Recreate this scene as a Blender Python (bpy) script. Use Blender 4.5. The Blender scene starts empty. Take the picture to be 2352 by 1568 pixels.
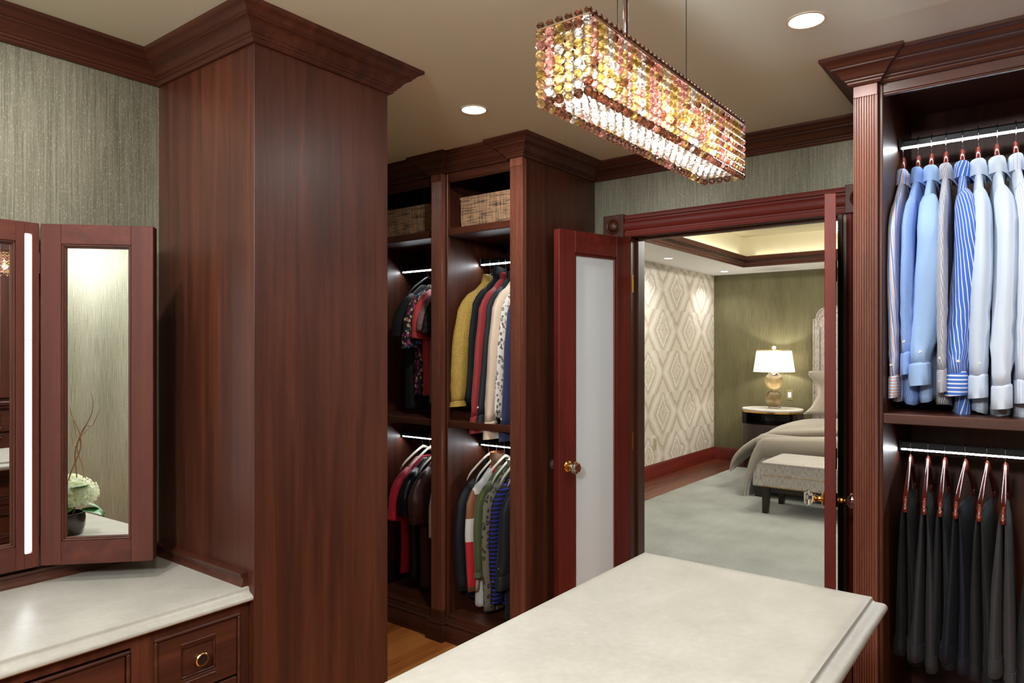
import bpy, bmesh, math, random
from mathutils import Vector, Matrix
random.seed(7)
PI = math.pi
scene = bpy.context.scene
COL = scene.collection

# ------------------------------------------------------------------ camera, world, lights, exposure
CEIL = 2.435
cam_d = bpy.data.cameras.new('camera'); cam = bpy.data.objects.new('camera', cam_d); COL.objects.link(cam)
cam_d.sensor_width = 36.0
cam_d.lens = 36.0 * 1610.0 / 2352.0
cam_d.shift_y = (800.0 - 784.0) / 2352.0
cam_d.clip_start = 0.02
cam.location = (0, 0, 1.47)
cam.rotation_euler = (math.radians(90), 0, math.radians(37.6))
scene.camera = cam

world = bpy.data.worlds.new('world'); scene.world = world; world.use_nodes = True
world.node_tree.nodes['Background'].inputs[0].default_value = (0.9, 0.92, 1.0, 1)
world.node_tree.nodes['Background'].inputs[1].default_value = 0.05

scene.view_settings.view_transform = 'Standard'
scene.view_settings.look = 'None'
scene.view_settings.gamma = 1.0
scene.view_settings.exposure = 0.5
scene.view_settings.use_curve_mapping = False
scene.cycles.use_denoising = True
scene.cycles.max_bounces = 9
scene.cycles.adaptive_threshold = .02
scene.cycles.transparent_max_bounces = 10
scene.cycles.diffuse_bounces = 4
scene.cycles.sample_clamp_indirect = 6.0
scene.cycles.caustics_reflective = False
scene.cycles.caustics_refractive = False

CLOSET_W = 7.0      # watts of one recessed closet downlight
BED_W = 2.8
FILL_GLOBE_W = 150.0       # watts of the added fill globe behind the camera
CHAND_W = 150.0       # watts of the bedroom chandelier
COVE_FILL_W = 1.2        # watts of one added fill strip in the bedroom tray's cove
CLOSET_SPOTS = [(-1.85, 2.15), (-0.572, 2.16), (0.70, 2.15), (-1.85, 0.55), (-0.572, 0.30), (0.70, 0.55),
                (-1.85, -1.05), (0.70, -1.05)]  # only the leading pair is visible, the others are added out of view
BED_SPOTS = [(-3.267, 7.0), (-3.265, 8.62), (-3.265, 5.4), (-1.60, 8.62), (-0.9, 5.2), (-1.6, 4.2), (-2.7, 4.2)]  # past the visible leading pair these lights are added out of view

# ------------------------------------------------------------------ helpers
def lin(r, g, b, k=1.0):
    def f(c):
        c = c / 255.0
        return (c / 12.92 if c <= 0.04045 else ((c + 0.055) / 1.055) ** 2.4) * k
    return (f(r), f(g), f(b), 1.0)

ORG = {}
class MB:
    def __init__(self):
        self.v = []; self.f = []; self.uv = {}
    def add(self, vs, fs):
        n = len(self.v)
        self.v += [tuple(p) for p in vs]
        self.f += [tuple(i + n for i in q) for q in fs]
        return self
    def box(self, x0, x1, y0, y1, z0, z1, bev=0.0):
        if x0 > x1: x0, x1 = x1, x0
        if y0 > y1: y0, y1 = y1, y0
        if z0 > z1: z0, z1 = z1, z0
        b = min(bev, (x1 - x0) * .45, (y1 - y0) * .45, (z1 - z0) * .45)
        if b <= 0:
            vs = [(x, y, z) for x in (x0, x1) for y in (y0, y1) for z in (z0, z1)]
            return self.add(vs, [(0, 1, 3, 2), (4, 6, 7, 5), (0, 4, 5, 1), (2, 3, 7, 6), (0, 2, 6, 4), (1, 5, 7, 3)])
        bm = bmesh.new()
        bmesh.ops.create_cube(bm, size=1)
        for v in bm.verts:
            v.co = Vector(((x0 + x1) / 2 + v.co.x * (x1 - x0), (y0 + y1) / 2 + v.co.y * (y1 - y0), (z0 + z1) / 2 + v.co.z * (z1 - z0)))
        bmesh.ops.bevel(bm, geom=bm.edges[:], offset=b, segments=1, affect='EDGES')
        return self.addbm(bm)
    def addbm(self, bm):
        bm.verts.index_update()
        self.add([v.co[:] for v in bm.verts], [[v.index for v in f.verts] for f in bm.faces]); bm.free(); return self
    def loft(self, rings, cap=True, closed=True):
        n = len(rings[0]); base = len(self.v); fb = len(self.f)
        for r in rings: self.v += [tuple(p) for p in r]
        m = n if closed else n - 1
        # uv in metres: u around, v along
        vl = 0.0; vs = [0.0]
        for i in range(1, len(rings)):
            a = Vector(rings[i - 1][0]); b = Vector(rings[i][0]); vl += (a - b).length; vs.append(vl)
        for i in range(len(rings) - 1):
            us = [0.0]
            for j in range(m):
                us.append(us[-1] + (Vector(rings[len(rings) // 2][j]) - Vector(rings[len(rings) // 2][(j + 1) % n])).length)
            for j in range(m):
                j2 = (j + 1) % n
                self.uv[len(self.f)] = [(us[j], vs[i]), (us[j + 1], vs[i]), (us[j + 1], vs[i + 1]), (us[j], vs[i + 1])]
                self.f.append((base + i * n + j, base + i * n + j2, base + (i + 1) * n + j2, base + (i + 1) * n + j))
        if cap and closed:
            self.f.append(tuple(base + j for j in reversed(range(n))))
            self.f.append(tuple(base + (len(rings) - 1) * n + j for j in range(n)))
        return self
    def lathe(self, prof, c=(0, 0, 0), axis='z', seg=24, cap=True):
        rings = []
        for r, h in prof:
            ring = []
            for k in range(seg):
                a = 2 * PI * k / seg
                p = (r * math.cos(a), r * math.sin(a), h)
                if axis == 'x': p = (h, r * math.cos(a), r * math.sin(a))
                if axis == 'y': p = (r * math.sin(a), h, r * math.cos(a))
                ring.append((c[0] + p[0], c[1] + p[1], c[2] + p[2]))
            rings.append(ring)
        return self.loft(rings, cap)
    def tube(self, pts, r, seg=8, cap=True):
        pts = [Vector(p) for p in pts]
        rr = r if isinstance(r, (list, tuple)) else [r] * len(pts)
        rings = []
        up = Vector((0.13, 0.97, 0.2)).normalized()
        for i, p in enumerate(pts):
            t = (pts[min(i + 1, len(pts) - 1)] - pts[max(i - 1, 0)]).normalized()
            if abs(t.dot(up)) > .97: up = Vector((0.9, 0.1, 0.3)).normalized()
            a = t.cross(up).normalized(); b = t.cross(a).normalized(); up = -(b.cross(t).cross(t)).normalized() if False else up
            rings.append([p + (a * math.cos(2 * PI * k / seg) + b * math.sin(2 * PI * k / seg)) * rr[i] for k in range(seg)])
        return self.loft(rings, cap)
    def prism(self, poly, axis, a0, a1):
        """poly (p,q): axis 'z' -> (x,y), 'x' -> (y,z), 'y' -> (x,z)"""
        def m(p, q, h):
            return (p, q, h) if axis == 'z' else ((h, p, q) if axis == 'x' else (p, h, q))
        n = len(poly)
        vs = [m(p, q, a0) for p, q in poly] + [m(p, q, a1) for p, q in poly]
        fs = [(j, (j + 1) % n, n + (j + 1) % n, n + j) for j in range(n)] + [tuple(reversed(range(n))), tuple(range(n, 2 * n))]
        return self.add(vs, fs)
    def sweep(self, path, prof, segs=None, side=-1, cap=True):
        """prof (out, z) swept along the xy polyline with mitred corners; side -1: outwards is right of travel"""
        P = [Vector((p[0], p[1])) for p in path]
        nrm = []
        for i in range(len(P) - 1):
            d = (P[i + 1] - P[i]).normalized()
            nrm.append(Vector((d.y, -d.x)) * (-side))
        mit = []
        for i in range(len(P)):
            if i == 0: mit.append(nrm[0])
            elif i == len(P) - 1: mit.append(nrm[-1])
            else:
                a, b = nrm[i - 1], nrm[i]
                s = a + b
                mit.append(s / max(1e-6, (1 + a.dot(b))))
        for i in range(len(P) - 1):
            if segs is not None and i not in segs: continue
            rings = []
            for q in (i, i + 1):
                rings.append([(P[q].x + mit[q].x * o, P[q].y + mit[q].y * o, z) for o, z in prof])
            self.loft(rings, cap)
        return self
    def xf(self, fn):
        self.v = [tuple(fn(p)) for p in self.v]; return self

def obj(name, mb, mat, parent=None, smooth=0, label=None, kind=None):
    o0 = ORG.get(parent.name, (0, 0, 0)) if parent is not None else (0, 0, 0)
    me = bpy.data.meshes.new(name)
    me.from_pydata([(p[0] - o0[0], p[1] - o0[1], p[2] - o0[2]) for p in mb.v], [], mb.f)
    if mb.uv:
        ul = me.uv_layers.new(name='UVMap')
        for fi, uvs in mb.uv.items():
            pl = me.polygons[fi]
            for k, li in enumerate(pl.loop_indices):
                ul.data[li].uv = uvs[k] if k < len(uvs) else uvs[-1]
    bm = bmesh.new(); bm.from_mesh(me); bmesh.ops.recalc_face_normals(bm, faces=bm.faces[:]); bm.to_mesh(me); bm.free()
    me.materials.append(mat)
    if smooth:
        me.shade_smooth()
        if smooth > 1: me.set_sharp_from_angle(angle=math.radians(smooth))
    o = bpy.data.objects.new(name, me); COL.objects.link(o)
    if parent is not None:
        o.parent = parent; ORG[o.name] = o0
    if label: o['label'] = label
    if kind: o['kind'] = kind
    return o

def thing(name, label, cat, loc=(0, 0, 0), group=None):
    o = bpy.data.objects.new(name, None); COL.objects.link(o)
    o.location = loc; o.empty_display_size = .05
    ORG[o.name] = tuple(loc)
    o['label'] = label; o['category'] = cat
    if group: o['group'] = group
    return o

def tag(o, label, cat, group=None, kind=None):
    o['label'] = label; o['category'] = cat
    if group: o['group'] = group
    if kind: o['kind'] = kind
    return o

def struct(name, mb, mat, smooth=0, label=None):
    o = obj(name, mb, mat, None, smooth); o['kind'] = 'structure'
    if label: o['label'] = label
    return o

# ------------------------------------------------------------------ materials
def newmat(name):
    m = bpy.data.materials.new(name); m.use_nodes = True
    nt = m.node_tree; b = nt.nodes['Principled BSDF']
    return m, nt, b

def N(nt, t, **kw):
    n = nt.nodes.new(t)
    for k, v in kw.items():
        if k in n.inputs: n.inputs[k].default_value = v
        else: setattr(n, k, v)
    return n

def ramp(nt, fac, stops, interp='LINEAR'):
    r = nt.nodes.new('ShaderNodeValToRGB'); r.color_ramp.interpolation = interp
    el = r.color_ramp.elements
    while len(el) < len(stops): el.new(0.5)
    for e, (p, c) in zip(el, stops):
        e.position = p; e.color = c
    nt.links.new(fac, r.inputs[0]); return r

def math_node(nt, op, a, b=None):
    n = nt.nodes.new('ShaderNodeMath'); n.operation = op
    for i, x in enumerate((a, b)):
        if x is None: continue
        if isinstance(x, (int, float)): n.inputs[i].default_value = x
        else: nt.links.new(x, n.inputs[i])
    return n.outputs[0]

def coords(nt, kind='Object', scale=(1, 1, 1), rot=(0, 0, 0)):
    tc = nt.nodes.new('ShaderNodeTexCoord'); mp = nt.nodes.new('ShaderNodeMapping')
    mp.inputs['Scale'].default_value = scale; mp.inputs['Rotation'].default_value = rot
    nt.links.new(tc.outputs[kind], mp.inputs['Vector']); return mp.outputs[0]

def bump(nt, b, h, strength=.1, dist=.002):
    bp = nt.nodes.new('ShaderNodeBump'); bp.inputs['Strength'].default_value = strength; bp.inputs['Distance'].default_value = dist
    nt.links.new(h, bp.inputs['Height']); nt.links.new(bp.outputs[0], b.inputs['Normal'])

def wood(name, dark, mid, light, grain='z', rough=.42, coat=.10, rnd=False, figure=1.0):
    m, nt, b = newmat(name)
    g = {'x': 0, 'y': 1, 'z': 2}[grain]
    s = [26.0] * 3; s[g] = 1.1
    v = coords(nt, 'Object', s)
    if rnd:
        oi = nt.nodes.new('ShaderNodeObjectInfo')
        ad = nt.nodes.new('ShaderNodeVectorMath'); ad.operation = 'ADD'
        sc = math_node(nt, 'MULTIPLY', oi.outputs['Random'], 90.0)
        nt.links.new(v, ad.inputs[0]); nt.links.new(sc, ad.inputs[1]); v = ad.outputs[0]
    n1 = N(nt, 'ShaderNodeTexNoise', Scale=1.0, Detail=5.0, Roughness=.6, Distortion=.6); nt.links.new(v, n1.inputs['Vector'])
    s2 = [3.5] * 3; s2[g] = .55
    v2 = coords(nt, 'Object', s2)
    n2 = N(nt, 'ShaderNodeTexNoise', Scale=1.0, Detail=3.0, Distortion=.8); nt.links.new(v2, n2.inputs['Vector'])
    s3 = [420.0] * 3; s3[g] = 14.0
    v3 = coords(nt, 'Object', s3)
    n3 = N(nt, 'ShaderNodeTexNoise', Scale=1.0, Detail=2.0); nt.links.new(v3, n3.inputs['Vector'])
    a = math_node(nt, 'MULTIPLY', n1.outputs['Fac'], .62 * figure)
    c = math_node(nt, 'MULTIPLY', n2.outputs['Fac'], .45 * figure)
    d = math_node(nt, 'MULTIPLY', n3.outputs['Fac'], .22)
    f = math_node(nt, 'ADD', math_node(nt, 'ADD', a, c), d)
    if rnd:
        f = math_node(nt, 'ADD', f, math_node(nt, 'MULTIPLY', math_node(nt, 'SUBTRACT', oi.outputs['Random'], .5), .34))
    r = ramp(nt, f, [(.38, dark), (.62, mid), (.9, light)])
    nt.links.new(r.outputs[0], b.inputs['Base Color'])
    b.inputs['Roughness'].default_value = rough
    b.inputs['Specular IOR Level'].default_value = .38
    b.inputs['Coat Weight'].default_value = coat; b.inputs['Coat Roughness'].default_value = .28
    bump(nt, b, n3.outputs['Fac'], .10, .001)
    return m

def plain(name, col, rough=.5, metal=0.0, coat=0.0, emit=None, es=0.0, spec=.5, sheen=0.0):
    m, nt, b = newmat(name)
    b.inputs['Base Color'].default_value = col; b.inputs['Roughness'].default_value = rough; b.inputs['Metallic'].default_value = metal
    b.inputs['Coat Weight'].default_value = coat; b.inputs['Specular IOR Level'].default_value = spec
    b.inputs['Sheen Weight'].default_value = sheen
    if emit: b.inputs['Emission Color'].default_value = emit; b.inputs['Emission Strength'].default_value = es
    return m

def emis(name, col, s):
    m = bpy.data.materials.new(name); m.use_nodes = True; nt = m.node_tree; nt.nodes.clear()
    e = nt.nodes.new('ShaderNodeEmission'); o = nt.nodes.new('ShaderNodeOutputMaterial')
    e.inputs[0].default_value = col; e.inputs[1].default_value = s; nt.links.new(e.outputs[0], o.inputs[0]); return m

D, M_, L = lin(36, 17, 10), lin(67, 33, 21), lin(98, 53, 35)
W = {a: wood('mahogany_' + a, D, M_, L, a) for a in 'xyz'}
RD, RM, RL = lin(58, 15, 9), lin(94, 27, 18), lin(124, 43, 30)
RW = {a: wood('red_mahogany_' + a, RD, RM, RL, a, rough=.5, coat=.03) for a in 'xyz'}
FLOORW = wood('oak_floor', lin(124, 66, 27), lin(176, 106, 50), lin(206, 136, 72), 'y', rough=.38, coat=.1, rnd=True)
FLOORB = wood('walnut_floor', lin(58, 28, 16), lin(86, 44, 26), lin(112, 60, 36), 'y', rough=.35, coat=.2, rnd=True)
BLACKWOOD = wood('espresso_wood', lin(22, 14, 12), lin(34, 22, 18), lin(48, 30, 24), 'z', rough=.35)
HANGW = wood('rosewood_hanger', lin(52, 14, 8), lin(92, 30, 18), lin(132, 52, 32), 'y', rough=.14, coat=1.0)

def wallpaper(name, c0, c1, c2, sparkle):
    m, nt, b = newmat(name)
    tc = coords(nt, 'Object', (260, 260, 5))
    n1 = N(nt, 'ShaderNodeTexNoise', Scale=1.0, Detail=3.0, Roughness=.65); nt.links.new(tc, n1.inputs['Vector'])
    v2 = coords(nt, 'Object', (760, 760, 120))
    n2 = N(nt, 'ShaderNodeTexNoise', Scale=1.0, Detail=1.0); nt.links.new(v2, n2.inputs['Vector'])
    v3 = coords(nt, 'Object', (7, 7, .8))
    n3 = N(nt, 'ShaderNodeTexNoise', Scale=1.0, Detail=2.0); nt.links.new(v3, n3.inputs['Vector'])
    f = math_node(nt, 'ADD', math_node(nt, 'MULTIPLY', n1.outputs['Fac'], .75), math_node(nt, 'MULTIPLY', n3.outputs['Fac'], .3))
    r = ramp(nt, f, [(.36, c0), (.52, c1), (.68, c2)])
    sp = ramp(nt, n2.outputs['Fac'], [(.62, (0, 0, 0, 1)), (.72, (1, 1, 1, 1))])
    mx = nt.nodes.new('ShaderNodeMixRGB'); nt.links.new(math_node(nt, 'MULTIPLY', sp.outputs[0], .45), mx.inputs[0]); nt.links.new(r.outputs[0], mx.inputs[1]); mx.inputs[2].default_value = sparkle
    nt.links.new(mx.outputs[0], b.inputs['Base Color'])
    b.inputs['Roughness'].default_value = .42; b.inputs['Metallic'].default_value = .25
    bump(nt, b, n1.outputs['Fac'], .25, .001)
    return m
WP = wallpaper('sage_silk_wallpaper', lin(86, 86, 69), lin(114, 113, 95), lin(138, 136, 118), lin(214, 208, 184))
WPB = wallpaper('olive_silk_wallpaper', lin(90, 86, 60), lin(108, 104, 76), lin(126, 122, 94), lin(164, 160, 130))

def damask():
    m, nt, b = newmat('damask_wallpaper')
    tc = nt.nodes.new('ShaderNodeTexCoord'); sx = nt.nodes.new('ShaderNodeSeparateXYZ'); nt.links.new(tc.outputs['Object'], sx.inputs[0])
    nz = N(nt, 'ShaderNodeTexNoise', Scale=9.0, Detail=4.0); nt.links.new(tc.outputs['Object'], nz.inputs['Vector'])
    wob = math_node(nt, 'MULTIPLY', math_node(nt, 'SUBTRACT', nz.outputs['Fac'], .5), .35)
    u = math_node(nt, 'ADD', math_node(nt, 'MULTIPLY', sx.outputs['Y'], 1 / .75), math_node(nt, 'MULTIPLY', wob, .25))
    v = math_node(nt, 'ADD', math_node(nt, 'MULTIPLY', sx.outputs['Z'], 1 / .96), math_node(nt, 'MULTIPLY', wob, .25))
    cu = math_node(nt, 'COSINE', math_node(nt, 'MULTIPLY', u, 2 * PI)); cv = math_node(nt, 'COSINE', math_node(nt, 'MULTIPLY', v, 2 * PI))
    k = math_node(nt, 'MULTIPLY', math_node(nt, 'ADD', math_node(nt, 'MULTIPLY', cu, cv), 1.0), .5)
    # concentric diamond bands
    au = math_node(nt, 'ABSOLUTE', math_node(nt, 'SUBTRACT', math_node(nt, 'FRACT', math_node(nt, 'ADD', u, math_node(nt, 'MULTIPLY', math_node(nt, 'FLOOR', math_node(nt, 'MULTIPLY', v, 2.0)), .5))), .5))
    av = math_node(nt, 'ABSOLUTE', math_node(nt, 'SUBTRACT', math_node(nt, 'FRACT', math_node(nt, 'MULTIPLY', v, 2.0)), .5))
    dd = math_node(nt, 'ADD', math_node(nt, 'MULTIPLY', au, 1.35), math_node(nt, 'MULTIPLY', av, .72))
    dw = math_node(nt, 'ADD', dd, math_node(nt, 'MULTIPLY', wob, .3))
    A = lin(240, 237, 231); B = lin(208, 197, 181); C = lin(178, 163, 142)
    nf = N(nt, 'ShaderNodeTexNoise', Scale=1.0, Detail=5.0, Roughness=.7); vf = coords(nt, 'Object', (30, 30, 75)); nt.links.new(vf, nf.inputs['Vector'])
    dw = math_node(nt, 'ADD', dw, math_node(nt, 'MULTIPLY', math_node(nt, 'SUBTRACT', nf.outputs['Fac'], .5), .16))
    T = lin(224, 217, 204)
    r = ramp(nt, dw, [(0.0, C), (.05, T), (.10, B), (.13, A), (.17, C), (.20, T), (.24, B), (.27, A), (.30, A), (.335, C), (.375, B), (.45, T), (.55, A), (.62, T), (.70, B), (.76, C), (.82, T)])
    n2 = N(nt, 'ShaderNodeTexNoise', Scale=1.0, Detail=3.0); v2 = coords(nt, 'Object', (60, 60, 200)); nt.links.new(v2, n2.inputs['Vector'])
    sp = ramp(nt, n2.outputs['Fac'], [(.45, (0, 0, 0, 1)), (.6, (1, 1, 1, 1))])
    mx = nt.nodes.new('ShaderNodeMixRGB'); nt.links.new(math_node(nt, 'MULTIPLY', sp.outputs[0], .35), mx.inputs[0]); nt.links.new(r.outputs[0], mx.inputs[1]); mx.inputs[2].default_value = lin(216, 206, 188)
    nt.links.new(mx.outputs[0], b.inputs['Base Color']); b.inputs['Roughness'].default_value = .5
    return m
DAMASK = damask()

def stone(name, a, bcol, c):
    m, nt, b = newmat(name)
    v = coords(nt, 'Object', (1, 1, 1))
    n1 = N(nt, 'ShaderNodeTexNoise', Scale=9.0, Detail=6.0, Roughness=.6); nt.links.new(v, n1.inputs['Vector'])
    n2 = N(nt, 'ShaderNodeTexNoise', Scale=70.0, Detail=3.0); nt.links.new(v, n2.inputs['Vector'])
    vo = N(nt, 'ShaderNodeTexVoronoi', Scale=55.0); nt.links.new(v, vo.inputs['Vector'])
    f = math_node(nt, 'ADD', math_node(nt, 'MULTIPLY', n1.outputs['Fac'], .7), math_node(nt, 'MULTIPLY', n2.outputs['Fac'], .3))
    r = ramp(nt, f, [(.36, a), (.52, bcol), (.68, c)])
    sp = ramp(nt, vo.outputs['Distance'], [(.06, (1, 1, 1, 1)), (.12, (0, 0, 0, 1))])
    n4 = N(nt, 'ShaderNodeTexNoise', Scale=25.0, Detail=1.0); nt.links.new(v, n4.inputs['Vector'])
    msk = ramp(nt, n4.outputs['Fac'], [(.58, (0, 0, 0, 1)), (.66, (1, 1, 1, 1))])
    mx = nt.nodes.new('ShaderNodeMixRGB'); nt.links.new(math_node(nt, 'MULTIPLY', math_node(nt, 'MULTIPLY', sp.outputs[0], msk.outputs[0]), .45), mx.inputs[0]); nt.links.new(r.outputs[0], mx.inputs[1]); mx.inputs[2].default_value = lin(238, 233, 222)
    nt.links.new(mx.outputs[0], b.inputs['Base Color']); b.inputs['Roughness'].default_value = .34
    return m
STONE = stone('cream_quartz', lin(165, 162, 152), lin(173, 170, 160), lin(181, 178, 169))
MARBLE = stone('white_marble', lin(206, 202, 196), lin(224, 222, 217), lin(236, 234, 230))
CEILM = plain('taupe_ceiling_paint', lin(230, 243, 229), .8)
BCEIL = plain('bedroom_ceiling_paint', lin(238, 240, 240), .8)
TRAYM = plain('tray_ceiling_paint', lin(214, 204, 166), .8)
CREAM = plain('cream_enamel', lin(232, 224, 206), .4)
WHITE = plain('white_plastic', lin(238, 238, 236), .4)
BRASS = plain('polished_brass', lin(226, 178, 96), .18, 1.0)
GOLD = plain('pale_gold', lin(236, 206, 138), .2, 1.0)
CHROME = plain('chrome', lin(226, 226, 230), .08, 1.0)
NICKEL = plain('satin_nickel', lin(196, 190, 184), .3, 1.0)
DARKMET = plain('black_metal', lin(22, 23, 26), .4, .6)
BLACK = plain('black_plastic', lin(14, 14, 15), .35)
BEIGEV = plain('ivory_velvet_hanger', lin(226, 214, 192), .8, sheen=.3)
MIRROR = plain('mirror_silver', (.92, .94, .93, 1), .0, 1.0)
LED = emis('led_white', (.88, .95, 1.0, 1), 40.0)
LEDM = emis('mirror_led', (.95, .98, 1.0, 1), 11.0)
LENS = emis('downlight_lens', (1.0, .96, .9, 1), 9.0)
BULB = emis('warm_lamp', (1.0, .90, .78, 1), 7.0)

def opal():
    m = bpy.data.materials.new('opal_glass'); m.use_nodes = True; nt = m.node_tree; nt.nodes.clear()
    o = nt.nodes.new('ShaderNodeOutputMaterial'); t = nt.nodes.new('ShaderNodeBsdfTransparent'); d = nt.nodes.new('ShaderNodeBsdfTranslucent'); mx = nt.nodes.new('ShaderNodeMixShader')
    mx.inputs[0].default_value = .25; nt.links.new(t.outputs[0], mx.inputs[1]); nt.links.new(d.outputs[0], mx.inputs[2]); nt.links.new(mx.outputs[0], o.inputs[0]); return m
OPAL = opal()
def crystal(name, col, rough=.03, see=.55):
    m = bpy.data.materials.new(name); m.use_nodes = True; nt = m.node_tree; nt.nodes.clear()
    o = nt.nodes.new('ShaderNodeOutputMaterial')
    tr = nt.nodes.new('ShaderNodeBsdfTranslucent'); tr.inputs[0].default_value = col
    tp = nt.nodes.new('ShaderNodeBsdfTransparent'); tp.inputs[0].default_value = col
    gl = nt.nodes.new('ShaderNodeBsdfGlossy'); gl.inputs[0].default_value = (1, .97, .94, 1); gl.inputs['Roughness'].default_value = rough
    m1 = nt.nodes.new('ShaderNodeMixShader'); m1.inputs[0].default_value = see
    nt.links.new(tr.outputs[0], m1.inputs[1]); nt.links.new(tp.outputs[0], m1.inputs[2])
    fr = nt.nodes.new('ShaderNodeFresnel'); fr.inputs[0].default_value = 1.75
    m2 = nt.nodes.new('ShaderNodeMixShader'); nt.links.new(fr.outputs[0], m2.inputs[0])
    nt.links.new(m1.outputs[0], m2.inputs[1]); nt.links.new(gl.outputs[0], m2.inputs[2]); nt.links.new(m2.outputs[0], o.inputs[0])
    return m
CR = {'gold': crystal('champagne_crystal', lin(244, 224, 184)), 'rose': crystal('rose_crystal', lin(248, 206, 198)),
      'smoke': crystal('smoky_crystal', lin(176, 136, 116)), 'clear': crystal('clear_crystal', lin(255, 250, 246)),
      'olive': crystal('olive_crystal', lin(222, 202, 146))}
def glassmat(name, col, rough=0.0, ior=1.5):
    m, nt, b = newmat(name)
    b.inputs['Base Color'].default_value = col; b.inputs['Transmission Weight'].default_value = 1.0; b.inputs['Roughness'].default_value = rough; b.inputs['IOR'].default_value = ior
    return m
GLASS = glassmat('clear_crystal_glass', (1, 1, 1, 1))
def frosted():
    m = bpy.data.materials.new('frosted_glass'); m.use_nodes = True; nt = m.node_tree; nt.nodes.clear()
    o = nt.nodes.new('ShaderNodeOutputMaterial')
    d = nt.nodes.new('ShaderNodeBsdfDiffuse'); d.inputs[0].default_value = lin(240, 250, 254)
    t = nt.nodes.new('ShaderNodeBsdfTranslucent'); t.inputs[0].default_value = lin(240, 244, 242)
    g = nt.nodes.new('ShaderNodeBsdfGlossy'); g.inputs['Roughness'].default_value = .35
    m1 = nt.nodes.new('ShaderNodeMixShader'); m1.inputs[0].default_value = .2; nt.links.new(d.outputs[0], m1.inputs[1]); nt.links.new(t.outputs[0], m1.inputs[2])
    m2 = nt.nodes.new('ShaderNodeMixShader'); m2.inputs[0].default_value = .05; nt.links.new(m1.outputs[0], m2.inputs[1]); nt.links.new(g.outputs[0], m2.inputs[2])
    nt.links.new(m2.outputs[0], o.inputs[0]); return m
FROST = frosted()
def translucent_cloth(name, col, w=.5):
    m = bpy.data.materials.new(name); m.use_nodes = True; nt = m.node_tree; nt.nodes.clear()
    o = nt.nodes.new('ShaderNodeOutputMaterial')
    d = nt.nodes.new('ShaderNodeBsdfDiffuse'); d.inputs[0].default_value = col
    t = nt.nodes.new('ShaderNodeBsdfTranslucent'); t.inputs[0].default_value = col
    m1 = nt.nodes.new('ShaderNodeMixShader'); m1.inputs[0].default_value = w; nt.links.new(d.outputs[0], m1.inputs[1]); nt.links.new(t.outputs[0], m1.inputs[2]); nt.links.new(m1.outputs[0], o.inputs[0]); return m
SHADE = translucent_cloth('lamp_shade_linen', lin(244, 240, 230), .55)
LAMPGLASS = crystal('gold_ribbed_glass', lin(255, 240, 206), .08, .25)

def fabric(name, col, rough=.85, weave=900.0, var=.12, sheen=.15, col2=None, bumpk=.15):
    m, nt, b = newmat(name)
    v = coords(nt, 'Object', (1, 1, 1))
    n1 = N(nt, 'ShaderNodeTexNoise', Scale=weave, Detail=2.0); nt.links.new(v, n1.inputs['Vector'])
    c2 = col2 or tuple(max(0, c * (1 - var * 2)) for c in col[:3]) + (1,)
    r = ramp(nt, n1.outputs['Fac'], [(.35, c2), (.65, col)]); nt.links.new(r.outputs[0], b.inputs['Base Color'])
    b.inputs['Roughness'].default_value = rough; b.inputs['Sheen Weight'].default_value = sheen; b.inputs['Specular IOR Level'].default_value = .3
    if bumpk: bump(nt, b, n1.outputs['Fac'], bumpk, .001)
    return m

def stripes(name, base, cols, period, diag=0.0, rough=.8, satin=0.0):
    """cols: list of (start fraction, colour) over one period, measured around the sleeve"""
    m, nt, b = newmat(name)
    tc = nt.nodes.new('ShaderNodeTexCoord'); sx = nt.nodes.new('ShaderNodeSeparateXYZ'); nt.links.new(tc.outputs['UV'], sx.inputs[0])
    t = math_node(nt, 'ADD', math_node(nt, 'MULTIPLY', sx.outputs['X'], 1.0), math_node(nt, 'MULTIPLY', sx.outputs['Y'], diag))
    f = math_node(nt, 'FRACT', math_node(nt, 'MULTIPLY', t, 1.0 / period))
    r = ramp(nt, f, [(0.0, base)] + cols, 'CONSTANT'); nt.links.new(r.outputs[0], b.inputs['Base Color'])
    b.inputs['Roughness'].default_value = rough; b.inputs['Sheen Weight'].default_value = .1; b.inputs['Specular IOR Level'].default_value = .25
    return m

def spots(name, base, cols, scale, th=(.25, .42), rough=.75, kind='Object'):
    m, nt, b = newmat(name)
    v = coords(nt, kind, (scale, scale, scale * .7))
    vo = N(nt, 'ShaderNodeTexVoronoi', Scale=1.0, Randomness=.9); nt.links.new(v, vo.inputs['Vector'])
    nz = N(nt, 'ShaderNodeTexNoise', Scale=1.6, Detail=2.0); nt.links.new(v, nz.inputs['Vector'])
    d = math_node(nt, 'ADD', vo.outputs['Distance'], math_node(nt, 'MULTIPLY', math_node(nt, 'SUBTRACT', nz.outputs['Fac'], .5), .5))
    msk = ramp(nt, d, [(0.0, (.0, .0, .0, 1)), (th[0] * .5, (.55, .55, .55, 1)), (th[0], (1, 1, 1, 1)), (th[1], (0, 0, 0, 1))])
    sx = nt.nodes.new('ShaderNodeSeparateXYZ'); nt.links.new(vo.outputs['Color'], sx.inputs[0])
    st = [(i / len(cols), c) for i, c in enumerate(cols)]
    if len(st) == 1: st.append((1.0, cols[0]))
    cr = ramp(nt, sx.outputs['X'], st, 'CONSTANT')
    mx = nt.nodes.new('ShaderNodeMixRGB'); nt.links.new(msk.outputs[0], mx.inputs[0]); mx.inputs[1].default_value = base; nt.links.new(cr.outputs[0], mx.inputs[2])
    nt.links.new(mx.outputs[0], b.inputs['Base Color']); b.inputs['Roughness'].default_value = rough; b.inputs['Specular IOR Level'].default_value = .3
    return m

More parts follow.
